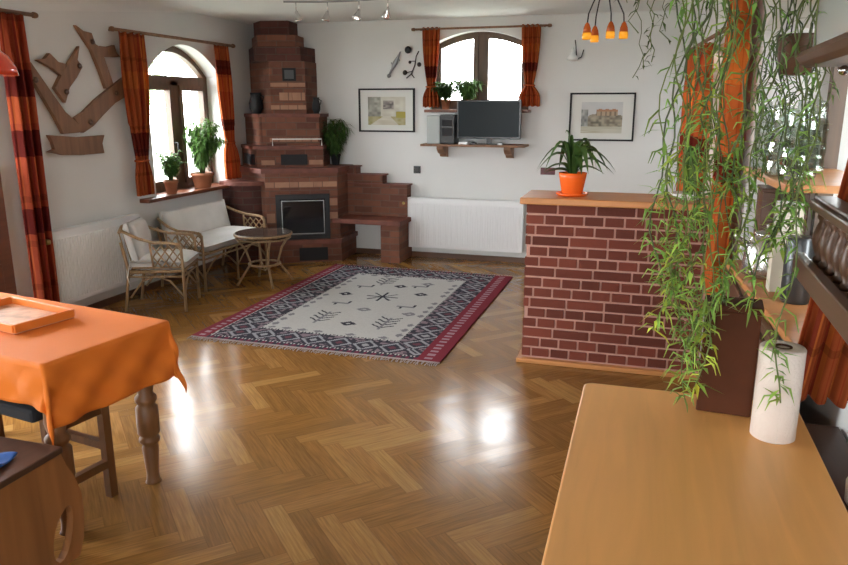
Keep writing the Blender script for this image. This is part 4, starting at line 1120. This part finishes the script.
ct = thing('coffee_table', 'round rattan coffee table with a glass top in front of the stove', 'table', (-3.40, 5.98, 0), radians(20))
MB().lathe([(.255, .475), (.262, .48), (.262, .488), (.255, .492)], n=32).build('glass_top', M_['sootglass'] if False else plain('smoked_glass_top', (.07, .05, .04), .06), ct)
mb = MB(); mb.tube([(.262*cos(i*pi/16), .262*sin(i*pi/16), .475) for i in range(33)], .012, 8); mb.tube([(.25*cos(i*pi/16), .25*sin(i*pi/16), .44) for i in range(33)], .009, 8)
mb.build('top_ring', M_['cane'], ct)
for i in range(4):
    a = i*pi/2+.4
    MB().tube([(.25*cos(a), .25*sin(a), .45), (.17*cos(a), .17*sin(a), .33), (.13*cos(a), .13*sin(a), .20), (.20*cos(a), .20*sin(a), .10), (.27*cos(a), .27*sin(a), 0)], .011, 8).build('leg', M_['cane'], ct)
mb = MB().tube([(.145*cos(i*pi/12), .145*sin(i*pi/12), .19) for i in range(25)], .011, 8)
for i in range(4):
    a = i*pi/2+.4; mb.tube([(.14*cos(a), .14*sin(a), .19), (0, 0, .12)], .007, 6)
mb.build('lower_ring', M_['cane'], ct)

# ------------------------------------------------------------ dining corner
TA = radians(-9)
tb = thing('dining_table', 'dark wooden table with stout turned legs under an orange cloth', 'table', (-1.99, 2.24, 0), TA)
# local: x to the right end = 0, table spreads to -1.25; y -.28 .. .28
TW, TD = 1.25, .285
def turned(h): return [(.036, 0), (.030, .01), (.026, .04), (.036, .17), (.030, .185), (.045, .20), (.045, .215), (.034, .225), (.048, .24), (.048, .36), (.034, .375), (.046, .39), (.046, .41), (.032, .425), (.040, .47), (.038, .52), (.030, .545), (.046, .56), (.050, .575), (.050, h)]
for (x, y) in ((-.075, TD-.06), (-.075, -TD+.07), (-TW+.06, TD-.07), (-TW+.06, -TD+.07)):
    MB().lathe(turned(.66), (x, y, 0), 14).build('leg', M_['tablewood'], tb)
MB().bb(-TW+.05, -.05, -TD+.05, TD-.05, .62, .70).build('apron', M_['tablewood'], tb)
MB().bb(-TW, 0, -TD, TD, .70, .742).build('tabletop', M_['tablewood'], tb, bevel=.006)
# cloth: parametrised by a flat sheet falling over the edges
def cloth_pt(X, Y):      # flat sheet coordinates -> draped point (local to table)
    x0, x1, y0, y1 = -TW-.012, .012, -TD-.012, TD+.012
    ox = max(0, X-x1); oy = (Y-y1) if Y > y1 else ((Y-y0) if Y < y0 else 0)
    if X < x0: ox = X-x0
    d = sqrt(ox*ox+oy*oy)
    bx_, by_ = min(max(X, x0), x1), min(max(Y, y0), y1)
    if d == 0: return (X, Y, .7465+.0015*sin(X*9)*sin(Y*13))
    nx_, ny_ = ox/d, oy/d
    both = min(abs(ox), abs(oy))/d if d else 0
    rip = .009*sin((X+Y)*26+1)*min(1, d/.15)+.005*sin((X-Y)*41)*min(1, d/.2)
    out = .010+.045*d+rip+both*.11*d
    k = min(1, d/.02)
    z = .7465-max(0, d-.012)*.99
    return (bx_+nx_*out*k, by_+ny_*out*k, z)
dropR, dropF, dropB = .262, .185, .24
cl = MB()
def cfn(u, v):
    X = -TW-.05+(TW+.05+dropR+.012)*u; Y = -TD-dropF-.012+(2*TD+dropF+dropB+.024)*v
    return cloth_pt(X, Y)
cl.grid(cfn, 120, 80)
clo = cl.build('tablecloth', M_['cloth'], loc=(-1.99, 2.24, 0), rz=TA, solid=.003)
tag(clo, 'bright orange cloth draped over the dining table with hanging corners', 'tablecloth')
ty = thing('serving_tray', 'shallow orange tray with a printed base lying on the orange cloth', 'tray', (-2.58, 2.36, .750), radians(-12))
mb = MB(); A, B = .22, .135
mb.bb(-A, A, -B, B, 0, .008)
mb.build('tray_base', colored('tray_print') if False else plain('pale_peach_print', (.62, .33, .20), .45, var=.35, scale=14), ty)
mb = MB()
for (p, q) in (((-A, -B), (A, -B)), ((A, -B), (A, B)), ((A, B), (-A, B)), ((-A, B), (-A, -B))):
    mb.bar((p[0], p[1], .022), (q[0], q[1], .022), .012, .036)
mb.build('rim', plain('orange_tray_rim', (.66, .19, .03), .4), ty, bevel=.003)
# chair pushed under the table
chh = thing('dining_chair', 'wooden chair with a black seat pad pushed under the orange-covered table', 'chair', (-2.34, 2.23, 0), TA)
for (x, y) in ((.20, .12), (.20, -.10), (-.18, .12), (-.18, -.10)):
    MB().bar((x, y, 0), (x, y, .44), .036, .036).build('leg', M_['tablewood'], chh)
MB().bb(-.21, .23, -.13, .15, .44, .465).build('seat', M_['tablewood'], chh, bevel=.004)
MB().bb(.185, .215, -.09, .11, .14, .175).bb(-.195, -.165, -.09, .11, .14, .175).bb(-.16, .19, .105, .135, .22, .255).build('stretcher', M_['tablewood'], chh)
MB().bb(-.17, .19, .11, .13, .39, .44).bb(.19, .21, -.09, .11, .39, .44).build('apron', M_['tablewood'], chh)
MB().bb(-.24, .21, -.20, .14, .466, .525).build('seat_pad', M_['navy'], chh, bevel=.015)
# bench with drop-shaped cut-out in its end board
be = thing('wooden_bench', 'orange-brown wooden bench with a drop-shaped hole in its end board', 'bench', (-2.4, 1.45, 0), 0)
from mathutils import geometry
def end_board(xloc, th=.03):
    out = [(-.45, .0), (.47, 0), (.50, .06), (.515, .16), (.515, .24), (.49, .32), (.46, .38), (.44, .44), (-.45, .44)]
    hole = []
    for i in range(18):
        a = 2*pi*i/18; r = .055*(1-.35*sin(a)); hole.append((.415+.8*r*cos(a)+.03*sin(a), .155+1.5*(r+.01)*sin(a)))
    tri = geometry.tessellate_polygon([[Vector((x, y, 0)) for x, y in out], [Vector((x, y, 0)) for x, y in hole]])
    al = out+hole; n = len(al); mb = MB()
    for x in (xloc-th, xloc):
        for y, z_ in al: mb.v.append((x, y, z_))
    for t3 in tri: mb.face(t3); mb.face([n+i for i in reversed(t3)])
    for P, o0 in ((out, 0), (hole, len(out))):
        m_ = len(P)
        for i in range(m_): j = (i+1) % m_; mb.face((o0+i, o0+j, n+o0+j, n+o0+i))
    return mb
end_board(.46).build('end_board', M_['benchwood'], be)
end_board(-.7).build('end_board', M_['benchwood'], be)
MB().bb(-.72, .475, -.47, .44, .44, .465).build('seat', M_['seatwood'], be, bevel=.004)
MB().bb(-.70, .43, -.42, -.39, .15, .44).build('rail', M_['seatwood'], be)
tag(MB().grid(lambda u, v: (-.10+.2*u, -.06+.14*v, .006+.008*sin(u*9)*sin(v*7)), 14, 10).build('blue_napkin', M_['blue'], loc=(-2.09, 1.68, .469), rz=.3, solid=.004), 'bright blue cloth on the bench at the far left edge', 'cloth')

# ------------------------------------------------------------ outside
gr_ = MB().bb(-40, 30, -40, 50, -.6, -.5).build('ground_outside', M_['grass']); struct(gr_)
def tree(label, loc, h, r, n, sd):
    random.seed(sd); t = thing('garden_tree', label, 'tree', loc)
    MB().tube([(0, 0, 0), (.1, 0, h*.4), (0, .1, h*.8)], [.16, .12, .05], 8).build('trunk', M_['darkwood'], t)
    mb = MB()
    for i in range(n):
        a = R(0, 2*pi); b2 = R(-1, 1); rr = r*R(.35, 1)
        p = (rr*sqrt(1-b2*b2)*cos(a), rr*sqrt(1-b2*b2)*sin(a), h*.78+rr*b2*.8)
        mb.leaf(p, (R(-1, 1), R(-1, 1), R(-1, .5)), R(.16, .3), .13, col=(.30*R(.7, 1.2), .38*R(.7, 1.2), .22))
    mb.build('crown', M_['leaf'], t)
tree('light green garden tree seen through the left casement of the arched window', (-10.2, 11.5, -.5), 3.6, 1.7, 2600, 31)
tree('garden tree farther right outside the arched left-wall window', (-9.0, 15.6, -.5), 3.0, 1.3, 1800, 32)

random.seed(77)
hg = thing('garden_hedge', 'leafy hedge outside the right-hand kitchen window', 'hedge', (1.9, 3.2, -.5))  # leaf screen added outside to cut the brightness of the recess window
mb = MB()
for i in range(9000): mb.leaf((R(-.25, .35), R(-1.3, 2.6), R(.5, 2.9)), (R(-1, 1), R(-1, 1), R(-1, .6)), R(.18, .32), .14, col=green(.7, .2))
mb.build('foliage', M_['leaf'], hg)
MB().tube([(0, 0, 0), (0, .02, 2.4)], .05, 8).tube([(.05, 0, .3), (0, 1.0, 1.6), (0, 1.6, 2.4)], .03, 6).build('stem', M_['darkwood'], hg)
# ------------------------------------------------------------ light
wd = bpy.data.worlds.new('world'); SC.world = wd; wd.use_nodes = True
nt = wd.node_tree; bg = nt.nodes['Background']
bg.inputs[0].default_value = (.95, .98, 1.0, 1); bg.inputs[1].default_value = 11.0
def portal(loc, rot, sx, sy):
    l = bpy.data.lights.new('window_portal', 'AREA'); l.shape = 'RECTANGLE'; l.size = sx; l.size_y = sy
    l.cycles.is_portal = True
    o = bpy.data.objects.new('window_portal', l); COL.objects.link(o); o.location = loc; o.rotation_euler = rot
portal((XL-.40, 6.23, 1.5), (0, -pi/2, 0), 1.45, 1.3)
portal((XL-.40, 2.78, 1.05), (0, -pi/2, 0), 2.05, 2.4)
portal((-1.72, YB+.38, 2.0), (-pi/2, 0, 0), 1.15, .85)
portal((rwx(3.15)+.45, 3.15, 1.5), (0, pi/2, 0), 1.4, 1.7)
portal((rwx(5.65)+.45, 5.65, 1.4), (0, pi/2, 0), 1.4, 1.4)
portal((-2.75, -3.52, 1.5), (pi/2, 0, 0), 1.8, 1.45)
portal((-.25, -3.52, 1.5), (pi/2, 0, 0), 1.6, 1.45)

SC.view_settings.view_transform = 'Standard'; SC.view_settings.look = 'None'
SC.view_settings.exposure = 1.4; SC.view_settings.gamma = 1.0; SC.view_settings.use_curve_mapping = False
SC.cycles.max_bounces = 10; SC.cycles.diffuse_bounces = 6; SC.cycles.transparent_max_bounces = 12
